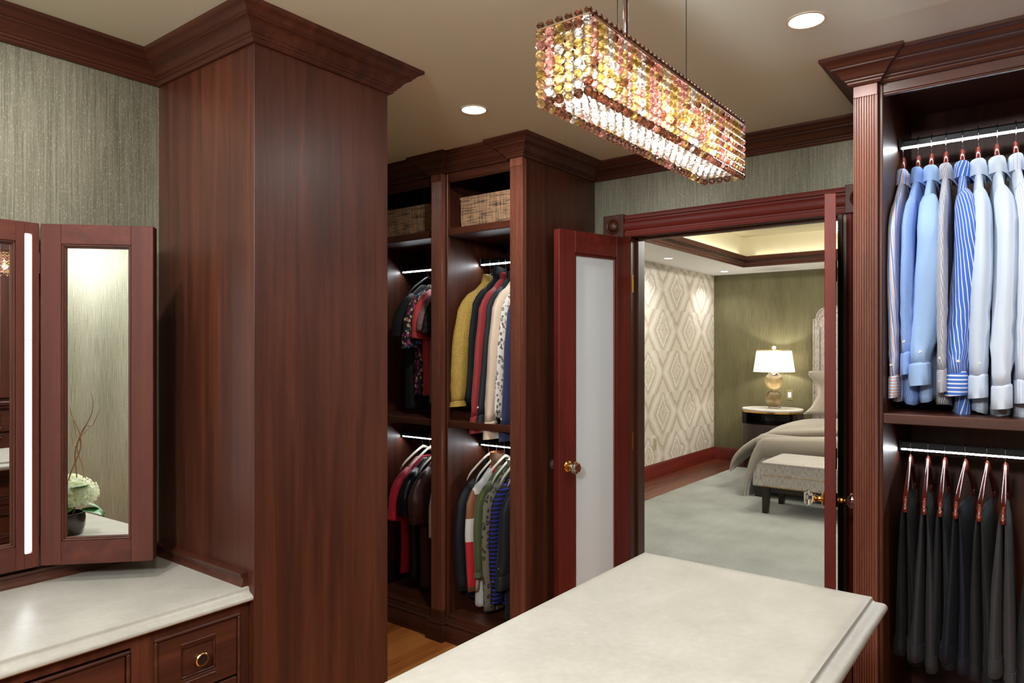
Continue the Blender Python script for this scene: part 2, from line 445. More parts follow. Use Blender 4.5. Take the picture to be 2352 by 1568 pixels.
def patchwork(name, cols, sy=.16, sz=.13):
    m, nt, b = newmat(name)
    v = coords(nt, 'Object', (1 / sy, 1 / sy, 1 / sz))
    br = nt.nodes.new('ShaderNodeTexWhiteNoise'); br.noise_dimensions = '3D'
    fl = nt.nodes.new('ShaderNodeVectorMath'); fl.operation = 'FLOOR'; nt.links.new(v, fl.inputs[0]); nt.links.new(fl.outputs[0], br.inputs['Vector'])
    cr = ramp(nt, br.outputs['Value'], [(i / len(cols), c) for i, c in enumerate(cols)], 'CONSTANT')
    nz = N(nt, 'ShaderNodeTexNoise', Scale=60.0, Detail=3.0)
    mx = nt.nodes.new('ShaderNodeMixRGB'); mx.blend_type = 'MULTIPLY'; mx.inputs[0].default_value = .25; nt.links.new(cr.outputs[0], mx.inputs[1]); nt.links.new(nz.outputs['Color'], mx.inputs[2])
    nt.links.new(mx.outputs[0], b.inputs['Base Color']); b.inputs['Roughness'].default_value = .5
    return m

def basketmat():
    m, nt, b = newmat('woven_seagrass')
    v = coords(nt, 'Object', (1, 1, 1))
    sx = nt.nodes.new('ShaderNodeSeparateXYZ'); nt.links.new(v, sx.inputs[0])
    h = math_node(nt, 'ADD', sx.outputs['X'], sx.outputs['Y'])
    p = .0062
    a = math_node(nt, 'SINE', math_node(nt, 'MULTIPLY', h, 2 * PI / p)); c = math_node(nt, 'SINE', math_node(nt, 'MULTIPLY', sx.outputs['Z'], 2 * PI / p))
    f = math_node(nt, 'MULTIPLY', a, c)
    w = math_node(nt, 'ADD', math_node(nt, 'MULTIPLY', f, .5), .5)
    n1 = N(nt, 'ShaderNodeTexNoise', Scale=1.0, Detail=2.0); v1 = coords(nt, 'Object', (160, 160, 9)); nt.links.new(v1, n1.inputs['Vector'])
    n2 = N(nt, 'ShaderNodeTexNoise', Scale=1.0, Detail=2.0); v2 = coords(nt, 'Object', (9, 9, 160)); nt.links.new(v2, n2.inputs['Vector'])
    r1 = ramp(nt, n1.outputs['Fac'], [(.42, lin(38, 34, 32)), (.54, lin(170, 130, 96))]); r2 = ramp(nt, n2.outputs['Fac'], [(.40, lin(52, 44, 38)), (.5, lin(190, 150, 112))])
    st = math_node(nt, 'GREATER_THAN', w, .5)
    mx = nt.nodes.new('ShaderNodeMixRGB'); nt.links.new(st, mx.inputs[0]); nt.links.new(r1.outputs[0], mx.inputs[1]); nt.links.new(r2.outputs[0], mx.inputs[2])
    nt.links.new(mx.outputs[0], b.inputs['Base Color']); b.inputs['Roughness'].default_value = .75
    bump(nt, b, w, .6, .002)
    return m
BASKET = basketmat()

def carpetmat():
    m, nt, b = newmat('celadon_carpet')
    tc = nt.nodes.new('ShaderNodeTexCoord'); sx = nt.nodes.new('ShaderNodeSeparateXYZ'); nt.links.new(tc.outputs['Object'], sx.inputs[0])
    zig = math_node(nt, 'PINGPONG', sx.outputs['X'], .055)
    t = math_node(nt, 'ADD', sx.outputs['Y'], zig)
    f = math_node(nt, 'ADD', math_node(nt, 'MULTIPLY', math_node(nt, 'SINE', math_node(nt, 'MULTIPLY', t, 2 * PI / .03)), .5), .5)
    nz = N(nt, 'ShaderNodeTexNoise', Scale=3.0, Detail=4.0); nt.links.new(tc.outputs['Object'], nz.inputs['Vector'])
    ff = math_node(nt, 'ADD', math_node(nt, 'MULTIPLY', f, .35), math_node(nt, 'MULTIPLY', nz.outputs['Fac'], .75))
    r = ramp(nt, ff, [(.3, lin(114, 118, 112)), (.75, lin(152, 156, 150))]); nt.links.new(r.outputs[0], b.inputs['Base Color'])
    b.inputs['Roughness'].default_value = .95; b.inputs['Sheen Weight'].default_value = .4; bump(nt, b, f, .5, .004)
    return m
CARPET = carpetmat()
def chenille(name, a, c):
    m, nt, b = newmat(name)
    v = coords(nt, 'Object', (220, 220, 22))
    n1 = N(nt, 'ShaderNodeTexNoise', Scale=1.0, Detail=3.0); nt.links.new(v, n1.inputs['Vector'])
    r = ramp(nt, n1.outputs['Fac'], [(.40, a), (.58, c)]); nt.links.new(r.outputs[0], b.inputs['Base Color'])
    b.inputs['Roughness'].default_value = .6; b.inputs['Sheen Weight'].default_value = .5
    return m
CHEN = chenille('silver_chenille', lin(146, 138, 130), lin(188, 182, 175))
LINEN = fabric('taupe_linen', lin(156, 148, 136), .8, 600, .06, .4, bumpk=.1)

# ------------------------------------------------------------------ the setting: floor, walls, ceiling
XL, XA, YB, XR, YF = -2.39, -3.08, 3.22, 1.62, -2.25      # vanity wall, alcove wall, back wall, right wall, front wall
JL, JR, HEAD = -1.705, -0.722, 2.04                       # door opening
fl = struct('floor', MB().box(-3.2, 1.8, -2.4, YB, -.06, -.014), plain('subfloor', lin(40, 22, 12), .7))
pm = None
random.seed(3)
x = -3.08; pw = .121; k = 0
while x < XR:
    y = YF - random.random() * 1.2
    while y < YB:
        Lg = random.choice((1.1, 1.4, 1.7)); y0 = max(y, YF); y1 = min(y + Lg, YB)
        if y1 - y0 > .05:
            o = obj('plank', MB().box(x + .0006, min(x + pw, XR) - .0006, y0 + .0006, y1 - .0006, -.014, 0, .0012), FLOORW, fl)
        y += Lg
    x += pw
WT = .12
struct('wall_left', MB().box(XL - WT, XL, YF, 1.64, 0, CEIL + .05), WP)
struct('wall_alcove', MB().box(XA - WT, XA, 1.5, YB, 0, CEIL + .05).box(XA, XL - WT, 1.5, 1.62, 0, CEIL + .05), WP)
struct('wall_back', MB().box(XA, JL - .02, YB, YB + .13, 0, CEIL + .05).box(JR + .02, XR, YB, YB + .13, 0, CEIL + .05)
       .box(JL - .02, JR + .02, YB, YB + .13, HEAD + .02, CEIL + .05), WP)
struct('wall_right', MB().box(XR, XR + WT, YF, YB, 0, CEIL + .05), WP)
struct('wall_front', MB().box(XL - WT, XR + WT, YF - WT, YF, 0, CEIL + .05), WP)
struct('ceiling', MB().box(XA - WT, XR + WT, YF - WT, YB, CEIL, CEIL + .05), CEILM)

# crown moulding profile (out from the face, height)
CP = [(0, 2.350), (.010, 2.350), (.013, 2.353), (.016, 2.357), (.016, 2.361), (.020, 2.362), (.023, 2.365), (.023, 2.369), (.027, 2.370),
      (.031, 2.374), (.037, 2.383), (.045, 2.391), (.054, 2.397), (.060, 2.399), (.060, 2.404), (.064, 2.405), (.069, 2.410), (.074, 2.416),
      (.080, 2.419), (.084, 2.421), (.088, 2.423), (.090, 2.425), (.090, CEIL), (0, CEIL)]
C_Y, C_X, C_E = 1.148, -1.822, 1.66
wpath = [(XL, YF), (XL, C_Y), (C_X, C_Y), (C_X, C_E), (XA, C_E), (XA, 2.60)]
struct('trim_1', MB().sweep(wpath, CP, [0]), W['y'], 35, 'dark wood crown moulding above the vanity wallpaper')
PY, RY = 2.576, 2.600                                     # pilaster front, face frame front of the wardrobes
WR = -1.923                                               # women's wardrobe right end
ML = -0.530                                               # men's wardrobe left end
PILW = [(-3.075, -3.003), (-2.503, -2.430), (-1.995, -1.923)]
PILM = [(-.530, -.458), (.330, .402)]
bpath = [(XA, RY)]
for a, b_ in PILW:
    if a > -3.07: bpath += [(a, RY)]
    else: bpath = [(XA, PY)]
    bpath += [(a, PY), (b_, PY)] if a > -3.07 else [(b_, PY)]
    if b_ < WR - .01: bpath += [(b_, RY)]
i_end = len(bpath) - 1
bpath += [(WR, YB), (ML, YB), (ML, PY)]
i_back = i_end + 1
PILM_P = []
for a, b_ in PILM:
    if a > ML + .01: bpath += [(a, RY), (a, PY)]
    bpath += [(b_, PY)]
    if b_ < .4: bpath += [(b_, RY)]
bpath += [(PILM[-1][1], YB), (XR, YB)]
nW = list(range(0, i_end + 1)); nM = list(range(i_back + 1, len(bpath) - 2))
struct('trim_2', MB().sweep(bpath, CP, [i_back]), W['x'], 35, 'dark wood crown moulding above the double doors')
struct('trim_3', MB().sweep([(XA, C_E), (XA, RY)], CP), W['y'], 35)

# ------------------------------------------------------------------ bedroom shell
BX0, BX1, BY0, BY1, BC = -3.57, 1.6, 3.35, 9.05, 2.44
bf = struct('floor_bedroom', MB().box(BX0, BX1, BY0 - .13, BY1, -.06, -.014), plain('subfloor_dark', lin(30, 16, 10), .7))
for i in range(5):
    y = BY0
    while y < BY1:
        Lg = random.choice((1.0, 1.3, 1.6)); y1 = min(y + Lg, BY1)
        obj('plank', MB().box(BX0 + i * .1 + .0008, BX0 + (i + 1) * .1 - .0008, y + .0008, y1 - .0008, -.014, 0, .0015), FLOORB, bf)
        y += Lg
for i in range(4):
    obj('plank', MB().box(BX0 + .5, -1.9, 8.66 + i * .098 + .0008, 8.66 + (i + 1) * .098 - .0008, -.014, 0, .0015), FLOORB, bf)
obj('threshold', MB().box(JL, JR, YB - .01, BY0 + .02, -.014, .004, .002), W['x'], bf)
struct('wall_bedroom_left', MB().box(BX0 - WT, BX0, BY0, BY1, 0, 2.9), DAMASK)
struct('wall_bedroom_far', MB().box(BX0 - WT, BX1 + WT, BY1, BY1 + WT, 0, 2.9), WPB)
struct('wall_bedroom_right', MB().box(BX1, BX1 + WT, BY0, BY1, 0, 2.9), WPB)
struct('wall_bedroom_near', MB().box(BX0, JL - .02, BY0, BY0 + .01, 0, BC).box(JR + .02, BX1, BY0, BY0 + .01, 0, BC).box(JL - .02, JR + .02, BY0, BY0 + .01, HEAD + .02, BC), WPB)
TX0, TX1, TY0, TY1, TZ = -2.90, .9, 4.7, 8.25, 2.78
struct('ceiling_bedroom', MB().box(BX0, TX0, BY0, BY1, BC, BC + .1).box(TX1, BX1, BY0, BY1, BC, BC + .1).box(TX0, TX1, BY0, TY0, BC, BC + .1).box(TX0, TX1, TY1, BY1, BC, BC + .1), BCEIL)
struct('ceiling_tray', MB().box(TX0 - .1, TX1 + .1, TY0 - .1, TY1 + .1, TZ, TZ + .05).box(TX0 - .1, TX0, TY0 - .1, TY1 + .1, BC + .1, TZ).box(TX1, TX1 + .1, TY0 - .1, TY1 + .1, BC + .1, TZ)
       .box(TX0, TX1, TY0 - .1, TY0, BC + .1, TZ).box(TX0, TX1, TY1, TY1 + .1, BC + .1, TZ), TRAYM)
TP = [(0, BC - .012), (.004, BC - .012), (.010, BC - .006), (.012, BC + .012), (.02, BC + .016), (.024, BC + .030), (.024, BC + .036), (.034, BC + .040), (.034, BC + .062),
      (.044, BC + .064), (.050, BC + .072), (.058, BC + .088), (.064, BC + .098), (.064, BC + .110), (0, BC + .110)]
tr4 = struct('trim_4', MB().sweep([(TX0, TY0), (TX0, TY1), (TX1, TY1), (TX1, TY0)], TP), W['x'], 35, 'dark carved crown moulding around the bedroom tray ceiling')
dm = MB()
yy = 5.2
while yy < TY1 - .05:
    dm.box(TX0 + .030, TX0 + .041, yy, yy + .016, BC + .042, BC + .060); yy += .028
xx = TX0 + .05
while xx < -1.2:
    dm.box(xx, xx + .016, TY1 - .041, TY1 - .030, BC + .042, BC + .060); xx += .028
obj('dentil', dm, BLACKWOOD, tr4, kind='stuff')
for (cx, cy, sx_, sy_) in ((TX0 + .03, (TY0 + TY1) / 2, .02, TY1 - TY0 - .3), (TX1 - .03, (TY0 + TY1) / 2, .02, TY1 - TY0 - .3), ((TX0 + TX1) / 2, TY1 - .03, TX1 - TX0 - .3, .02), ((TX0 + TX1) / 2, TY0 + .03, TX1 - TX0 - .3, .02)):  # added strip lights, unseen above the moulding, brighten tray and room
    ld = bpy.data.lights.new('cove_fill_strip', 'AREA'); ld.shape = 'RECTANGLE'; ld.size = sx_; ld.size_y = sy_; ld.energy = COVE_FILL_W; ld.color = (1.0, .97, .90)
    lo = bpy.data.objects.new('cove_fill_strip', ld); COL.objects.link(lo); lo.location = (cx, cy, BC + .118); lo.rotation_euler = (PI, 0, 0); lo.parent = tr4
BBP = [(0, 0), (.016, 0), (.016, .135), (.013, .142), (.013, .146), (.008, .152), (.006, .160), (.004, .164), (0, .164)]
struct('baseboard_bedroom', MB().sweep([(BX0, BY0 + .01), (BX0, BY1), (BX1, BY1)], BBP), RW['y'], 35)
rug = obj('area_rug', MB().box(-3.09, .9, 3.6, 8.55, .0, .012, .005), CARPET)
tag(rug, 'pale celadon herringbone rug covering the bedroom floor', 'rug')

# ------------------------------------------------------------------ door casing and double doors
CASP = []  # casing section across its width (w 0..1 -> depth)
def casing_section(w):
    pts = [(0, 0), (0, .016), (.012, .020), (.020, .020), (.024, .014), (.030, .014)]
    n = 8
    for k in range(n + 1):
        a = PI * k / n
        pts.append((w / 2 - (w / 2 - .032) * math.cos(a), .014 + .014 * math.sin(a)))
    pts += [(w - .030, .014), (w - .024, .014), (w - .020, .020), (w - .012, .020), (w, .016), (w, 0)]
    return pts
CW = .112
cas = struct('trim_5', MB().prism([(YB - q, HEAD + p) for p, q in casing_section(CW)], 'x', JL - .035, JR + .035), RW['x'], 30, 'red mahogany casing around the double doors')
obj('side_casing', MB().prism([(JL - .035 - CW + p, YB - q) for p, q in casing_section(CW)], 'z', 0, HEAD), RW['z'], cas, 30)
obj('side_casing', MB().prism([(JR + .035 + p, YB - q) for p, q in casing_section(CW)], 'z', 0, HEAD), RW['z'], cas, 30)
for cx in (JL - .035 - CW / 2, JR + .035 + CW / 2):
    blk = obj('rosette_block', MB().box(cx - CW / 2 - .003, cx + CW / 2 + .003, YB - .030, YB, HEAD - .002, HEAD + CW + .006, .002), W['z'], cas)
    cz = HEAD + CW / 2 + .002
    obj('rosette', MB().lathe([(.040, 0), (.040, -.004), (.036, -.007), (.031, -.004), (.029, .0), (.027, -.004), (.022, -.011), (.014, -.015), (.005, -.0165), (.0005, -.0166)], (cx, YB - .030, cz), 'y', 28), W['x'], blk, 30)
obj('jamb', MB().box(JL - .018, JL, YB - .01, BY0 + .012, 0, HEAD).box(JL, JL + .012, YB + .05, YB + .085, 0, HEAD), W['z'], cas)
obj('jamb', MB().box(JR, JR + .018, YB - .01, BY0 + .012, 0, HEAD).box(JR - .012, JR, YB + .05, YB + .085, 0, HEAD), W['z'], cas)
obj('jamb', MB().box(JL - .018, JR + .018, YB - .01, BY0 + .012, HEAD, HEAD + .018).box(JL, JR, YB + .05, YB + .085, HEAD - .012, HEAD), W['x'], cas)
for cx in (-1.30, -1.13):
    obj('strike_plate', MB().box(cx - .035, cx + .035, YB + .012, YB + .034, HEAD - .0015, HEAD, .0005), BRASS, cas)

def make_door(name, hinge, free, th_side, label):
    h = Vector(hinge); f = Vector(free); dv = (f - h); Wd = dv.length; d = dv.normalized()
    n = Vector((-d.y, d.x)) * th_side                    # towards the visible face
    T = .038
    def fn(p): return (h.x + d.x * p[0] + n.x * p[1], h.y + d.y * p[0] + n.y * p[1], p[2])
    Z0, Z1 = .012, 2.032
    S, RT, RB = .102, .105, .22
    root = thing(name, label, 'door', (h.x, h.y, 0)); root['kind'] = 'structure'
    del root['category']
    for a, b_ in ((0, S), (Wd - S, Wd)):
        obj('stile', MB().box(a, b_, -T, 0, Z0, Z1, .0015).xf(fn), RW['z'], root)
    obj('rail', MB().box(S, Wd - S, -T, 0, Z1 - RT, Z1, .0015).xf(fn), RW['x'], root)
    obj('rail', MB().box(S, Wd - S, -T, 0, Z0, Z0 + RB, .0015).xf(fn), RW['x'], root)
    for yy in (-.004, -T + .004):
        s = 1 if yy > -T / 2 else -1
        m = MB()
        for (a, b_, c, e) in ((S, S + .012, Z0 + RB, Z1 - RT), (Wd - S - .012, Wd - S, Z0 + RB, Z1 - RT), (S, Wd - S, Z1 - RT - .012, Z1 - RT), (S, Wd - S, Z0 + RB, Z0 + RB + .012)):
            m.box(a, b_, yy - .010 * s, yy, c, e, .003)
        obj('glazing_bead', m.xf(fn), RW['z'], root)
    obj('glass_pane', MB().box(S + .002, Wd - S - .002, -T / 2 - .003, -T / 2 + .003, Z0 + RB + .002, Z1 - RT - .002).xf(fn), FROST, root, label='frosted glass pane')
    ku, kz = Wd - .055, .912
    for s in (1, -1):
        y0 = 0 if s > 0 else -T
        kn = obj('knob', MB().lathe([(.010, y0 + s * .0005), (.025, y0 + s * .001), (.026, y0 + s * .004), (.022, y0 + s * .008), (.011, y0 + s * .011), (.009, y0 + s * .020), (.011, y0 + s * .026), (.016, y0 + s * .032), (.014, y0 + s * .036), (.004, y0 + s * .036)], (ku, 0, kz), 'y', 20).xf(fn), BRASS, root, 40, label='brass rosette and neck of the door knob')
        g = MB().lathe([(.006, y0 + s * .0365), (.012, y0 + s * .037), (.018, y0 + s * .041), (.030, y0 + s * .051), (.031, y0 + s * .059), (.021, y0 + s * .070), (.001, y0 + s * .071)], (ku, 0, kz), 'y', 8)
        obj('crystal_knob', g.xf(fn), GLASS, kn, label='faceted clear crystal knob')
    for z in (.22, 1.0, 1.80):
        obj('hinge', MB().lathe([(.0005, -.045), (.006, -.045), (.006, .045), (.0005, .045)], (-.006, .006, z), 'z', 10).xf(fn), BRASS, root)
    return root
make_door('door_1', (-1.702, 3.205), (-1.829, 2.736), 1, 'red mahogany French door with frosted glass standing open beside the wardrobe end panel')
make_door('door_2', (-.735, 3.205), (-.618, 2.722), 1, 'red mahogany French door seen edge-on beside the fluted pilaster')

# ------------------------------------------------------------------ column, wardrobes
col = thing('wood_column', 'tall square mahogany column between the vanity and the wardrobe', 'column', (C_X, C_Y, 0))
obj('side_panel', MB().box(XL, C_X - .02, C_Y, C_Y + .02, 0, 2.352), W['z'], col)
obj('front_panel', MB().box(C_X - .02, C_X, C_Y, C_E, 0, 2.352, .0006), W['z'], col)
obj('rear_panel', MB().box(XL, C_X - .02, C_E - .02, C_E, 0, 2.352, .001), W['z'], col)
obj('crown', MB().sweep(wpath, CP, [1, 2, 3]), W['x'], col, 35)

def pilaster_poly(x0, x1, y, back):
    n = 9; w = (x1 - x0 - .004) / n
    pts = [(x0, back), (x0, y)]
    for k in range(n):
        a = x0 + .002 + k * w
        pts += [(a, y), (a + w * .06, y + .0045), (a + w * .30, y + .0045), (a + w * .38, y + .001), (a + w * .5, y - .0004), (a + w * .78, y - .0004), (a + w * .9, y + .0006)]
    pts += [(x1 - .002, y), (x1, y), (x1, back)]
    return pts

BASEP = [(0, 0), (.020, 0), (.020, .076), (.0185, .0785), (.015, .0795), (.014, .083), (.0165, .086), (.0175, .090), (.0165, .094), (.0125, .0975), (.010, .0985), (.010, .103), (.007, .104), (.005, .109), (.003, .113), (0, .114)]
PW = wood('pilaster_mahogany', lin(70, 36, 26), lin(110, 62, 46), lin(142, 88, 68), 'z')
def pilaster(root, x0, x1):
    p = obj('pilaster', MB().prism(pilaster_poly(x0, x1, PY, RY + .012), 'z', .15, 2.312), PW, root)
    obj('pilaster_base', MB().box(x0 - .0004, x1 + .0004, PY - .0012, RY + .012, .10, .15, .001), W['z'], p)
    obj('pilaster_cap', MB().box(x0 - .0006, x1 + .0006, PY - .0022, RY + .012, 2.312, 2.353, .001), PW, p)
def shelf(root, x0, x1, z0, z1, back=YB - .02, name='shelf'):
    s = obj(name, MB().box(x0, x1, RY + .016, back, z0 + .002, z1), W['x'], root)
    obj('shelf_edge', MB().box(x0, x1, RY, RY + .016, z0, z1 + .0015, .0025), W['x'], s)
    return s

# women's wardrobe
wl = thing('wardrobe', 'tall open mahogany wardrobe with women\'s clothes left of the double doors', 'wardrobe', (WR, PY, 0))
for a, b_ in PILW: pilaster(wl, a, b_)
for xa in (-3.075, -2.485, -1.943):
    obj('side_panel', MB().box(xa, xa + .02 + (.018 if xa == -2.485 else 0), RY + .004, YB - .002, .02, 2.40, .001), W['z'], wl)
obj('end_frame', MB().box(WR - .0015, WR + .003, PY + .022, PY + .034, .02, 2.352, .001), W['z'], wl)
obj('back_panel', MB().box(-3.06, -1.94, YB - .02, YB - .004, .02, 2.40), W['z'], wl)
BAYS_W = [(-3.003, -2.503, -2.99, -2.518), (-2.430, -1.995, -2.412, -2.008)]
for a, b_, o0_, o1_ in BAYS_W:
    obj('frame_stile', MB().box(a, o0_, RY, RY + .02, .10, 2.352, .002), W['z'], wl)
    obj('frame_stile', MB().box(o1_, b_, RY, RY + .02, .10, 2.352, .002), W['z'], wl)
    obj('frieze_rail', MB().box(o0_, o1_, RY, RY + .02, 2.312, 2.353, .002).box(o0_, o1_, RY + .003, RY + .02, 2.306, 2.313, .002), W['x'], wl)
    shelf(wl, o0_, o1_, 2.038, 2.073)
    shelf(wl, o0_, o1_, 1.073, 1.106)
    shelf(wl, o0_, o1_, .10, .131, name='bottom_shelf')
    obj('top_board', MB().box(o0_, o1_, RY + .02, YB - .02, 2.40, 2.42), W['x'], wl)
obj('crown', MB().sweep(bpath, CP, nW), W['x'], wl, 35)
obj('base_moulding', MB().sweep(bpath, BASEP, nW), W['x'], wl, 35)

# men's wardrobe
wm = thing('wardrobe', 'tall open mahogany wardrobe with shirts and trousers right of the double doors', 'wardrobe', (ML, PY, 0))
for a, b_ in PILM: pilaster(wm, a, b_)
obj('side_panel', MB().box(ML, -.445, RY + .012, YB - .002, .02, 2.40, .001), W['z'], wm)
obj('side_panel', MB().box(.317, .402, RY + .012, YB - .002, .02, 2.40, .001), W['z'], wm)
obj('back_panel', MB().box(-.445, .317, YB - .02, YB - .004, .02, 2.40), W['z'], wm)
obj('frame_stile', MB().box(-.458, -.445, RY, RY + .014, .10, 2.352, .003), W['z'], wm)
obj('frame_stile', MB().box(.317, .330, RY, RY + .014, .10, 2.352, .003), W['z'], wm)
obj('frieze_rail', MB().box(-.445, .317, RY, RY + .02, 2.318, 2.353, .002).box(-.445, .317, RY + .003, RY + .02, 2.312, 2.319, .002), W['x'], wm)
shelf(wm, -.445, .317, 1.221, 1.253)
shelf(wm, -.445, .317, .10, .131, name='bottom_shelf')
obj('top_board', MB().box(-.445, .317, RY + .02, YB - .02, 2.395, 2.42), W['x'], wm)
obj('crown', MB().sweep(bpath, CP, nM), W['x'], wm, 35)
obj('base_moulding', MB().sweep(bpath, BASEP, nM), W['x'], wm, 35)

# wall cabinetry opposite the vanity mirror
def drawer_front(root, name, axis_x, sgn, y0, y1, z0, z1, recess=None, knob=None, mat=None):
    """front in the plane x = axis_x, facing sgn; optional recessed panel (y0,y1,z0,z1) and ring knob (y,z)"""
    X = axis_x; t = .018 * sgn
    m = MB()
    if recess:
        a, b_, c, e = recess
        for (p, q, r_, s_) in ((y0, a, z0, z1), (b_, y1, z0, z1), (a, b_, e, z1), (a, b_, z0, c)):
            m.box(X - t, X, p, q, r_, s_, .0008)
    else:
        m.box(X - t, X, y0, y1, z0, z1, .002)
    d = obj(name, m, mat or W['y'], root)
    if recess:
        a, b_, c, e = recess
        obj('recessed_panel', MB().box(X - t, X - .010 * sgn, a, b_, c, e), W['y'], d)
        bm_ = MB()
        for (p, q, r_, s_) in ((a, b_, e - .006, e), (a, b_, c, c + .006), (a, a + .004, c, e), (b_ - .004, b_, c, e)):
            bm_.box(X - .010 * sgn, X - .003 * sgn, p, q, r_, s_, .002)
        for z in (e + .006, c - .012):
            bm_.box(X - .002 * sgn, X + .0035 * sgn, a, b_, z, z + .005, .002)
        obj('bead_moulding', bm_, W['y'], d)
    if knob:
        ky, kz = knob; dep = X - (.010 * sgn if recess else 0)
        kb = obj('knob', MB().lathe([(.004, 0), (.007, 0), (.007, .012 * sgn), (.0165, .014 * sgn), (.0185, .016 * sgn), (.0185, .026 * sgn), (.0165, .028 * sgn), (.0135, .028 * sgn), (.0135, .024 * sgn), (.001, .024 * sgn)], (dep, ky, kz), 'x', 24), GOLD, d, 40, label='round brass knob with dark centre')
        obj('knob_centre', MB().lathe([(.0005, .0242 * sgn), (.0134, .0242 * sgn), (.0134, .0262 * sgn), (.0005, .0265 * sgn)], (dep, ky, kz), 'x', 24), BLACKWOOD, kb)
    return d
def bead_frame(root, X, sgn, y0, y1, z0, z1, w=.009, d=.006):
    m = MB()
    for (p, q, r_, s_) in ((y0 - w, y1 + w, z1, z1 + w), (y0 - w, y1 + w, z0 - w, z0), (y0 - w, y0, z0, z1), (y1, y1 + w, z0, z1)):
        m.box(X - .004 * sgn, X + d * sgn, p, q, r_, s_, .003)
    return obj('bead_frame', m, W['y'], root)

oc = thing('storage_cabinet', 'dark mahogany storage cabinet on the wall opposite the vanity mirror', 'cabinet', (1.0, 1.2, 0))
obj('body', MB().box(1.02, XR - .002, -.9, 3.1, .0, 2.353, .002), W['z'], oc)
obj('ledge', MB().box(.985, 1.02, -.9, 3.1, 1.075, 1.105, .006).box(.995, 1.02, -.9, 3.1, 1.055, 1.075, .005), W['y'], oc)
for i in range(6):
    y0 = -.86 + i * .66
    for j, (z0, z1) in enumerate(((.90, 1.04), (.66, .88), (.38, .64), (.12, .36))):
        drawer_front(oc, 'drawer', 1.0, -1, y0, y0 + .62, z0, z1, (y0 + .06, y0 + .56, z0 + .03, z1 - .03), (y0 + .31, (z0 + z1) / 2))
    d = obj('cupboard_door', MB().box(1.0, 1.02, y0, y0 + .07, 1.13, 2.30, .002).box(1.0, 1.02, y0 + .55, y0 + .62, 1.13, 2.30, .002).box(1.0, 1.02, y0 + .07, y0 + .55, 2.22, 2.30, .002).box(1.0, 1.02, y0 + .07, y0 + .55, 1.13, 1.21, .002), W['z'], oc)
obj('crown', MB().sweep([(1.02, 3.1), (1.02, -.9)], [(o_, min(z, CEIL - .001)) for o_, z in CP]), W['y'], oc, 35)

# ------------------------------------------------------------------ island
IX0, IX1, IY0, IY1, IZ = -.839, -.306, .47, 1.655, .94
def rrect(x0, x1, y0, y1, z): return [(x0, y0, z), (x1, y0, z), (x1, y1, z), (x0, y1, z)]
LIP = [(-.02, 0), (-.001, 0), (.0015, -.001), (.0025, -.003), (.0025, -.006), (.004, -.009), (.008, -.0125), (.013, -.0145), (.017, -.015), (.0205, -.016), (.024, -.019), (.0265, -.0225), (.0275, -.027), (.0265, -.0315), (.024, -.035), (.020, -.038), (-.02, -.040)]
isl = thing('island_countertop', 'cream quartz countertop with ogee edge on the island in the foreground', 'countertop', (-.57, 1.06, IZ - .04))
obj('slab', MB().loft([rrect(IX0 - o, IX1 + o, IY0 - o, IY1 + o, IZ + dz) for o, dz in LIP], True), STONE, isl, 40)
ib = thing('island_cabinet', 'mahogany drawer cabinet under the island countertop', 'cabinet', (-.57, 1.06, 0))
bx0, bx1, by0, by1 = IX0 + .018, IX1 - .018, IY0 + .018, IY1 - .018
obj('body', MB().box(bx0 + .018, bx1 - .018, by0, by1, .09, IZ - .040), W['z'], ib)
obj('plinth', MB().box(bx0 + .05, bx1 - .05, by0 + .05, by1 - .05, 0, .09), W['y'], ib)
obj('top_moulding', MB().box(bx0 + .006, bx1 - .006, by0 - .008, by1 + .006, IZ - .062, IZ - .040, .004), W['y'], ib)
ny = 2; wy = (by1 - by0) / ny
for sg, X in ((-1, bx0 + .012), (1, bx1 - .012)):
    for i in range(ny):
        y0 = by0 + i * wy + .02; y1 = by0 + (i + 1) * wy - .02
        for (z0, z1) in ((.735, .865), (.555, .715), (.355, .535), (.12, .335)):
            drawer_front(ib, 'drawer', X, sg, y0, y1, z0, z1, (y0 + .05, y1 - .05, z0 + .035, z1 - .035), ((y0 + y1) / 2, (z0 + z1) / 2))

# ------------------------------------------------------------------ vanity
VZ = .779
vt = thing('vanity_countertop', 'cream quartz vanity countertop with ogee front edge below the mirror', 'countertop', (-2.1, .4, .742))
vp = [(XL + .001, .742), (XL + .001, VZ), (-1.852, VZ), (-1.8485, VZ - .001), (-1.847, VZ - .004), (-1.847, VZ - .008), (-1.845, VZ - .012), (-1.841, VZ - .016), (-1.836, VZ - .0185), (-1.831, VZ - .020), (-1.827, VZ - .023), (-1.8245, VZ - .0275), (-1.825, VZ - .0325), (-1.829, VZ - .0365), (-1.834, .742)]
obj('slab', MB().prism([(p, q) for p, q in vp], 'y', -1.05, C_Y - .0005), STONE, vt, 35)
SPL = [(0, VZ), (.020, VZ), (.020, VZ + .006), (.017, VZ + .012), (.015, VZ + .020), (.016, VZ + .026), (.021, VZ + .030), (.023, VZ + .034), (.023, VZ + .040), (0, VZ + .040)]
bs = obj('backsplash_strip', MB().sweep([(XL, -1.05), (XL, C_Y), (-1.855, C_Y)], SPL), W['y'], None, 35)
tag(bs, 'moulded mahogany strip along the back of the vanity countertop', 'trim')
vc = thing('vanity_cabinet', 'mahogany vanity cabinet with brass ring knobs beside the column', 'cabinet', (-1.85, .4, 0))
VX = -1.848
fm = MB().box(XL + .002, VX - .02, .866, C_Y - .001, .08, .742).box(XL + .002, VX - .02, -1.05, -.40, .08, .742).box(XL + .002, VX - .02, -.40, .866, .56, .742)
obj('body', fm, W['z'], vc)
fr = MB()
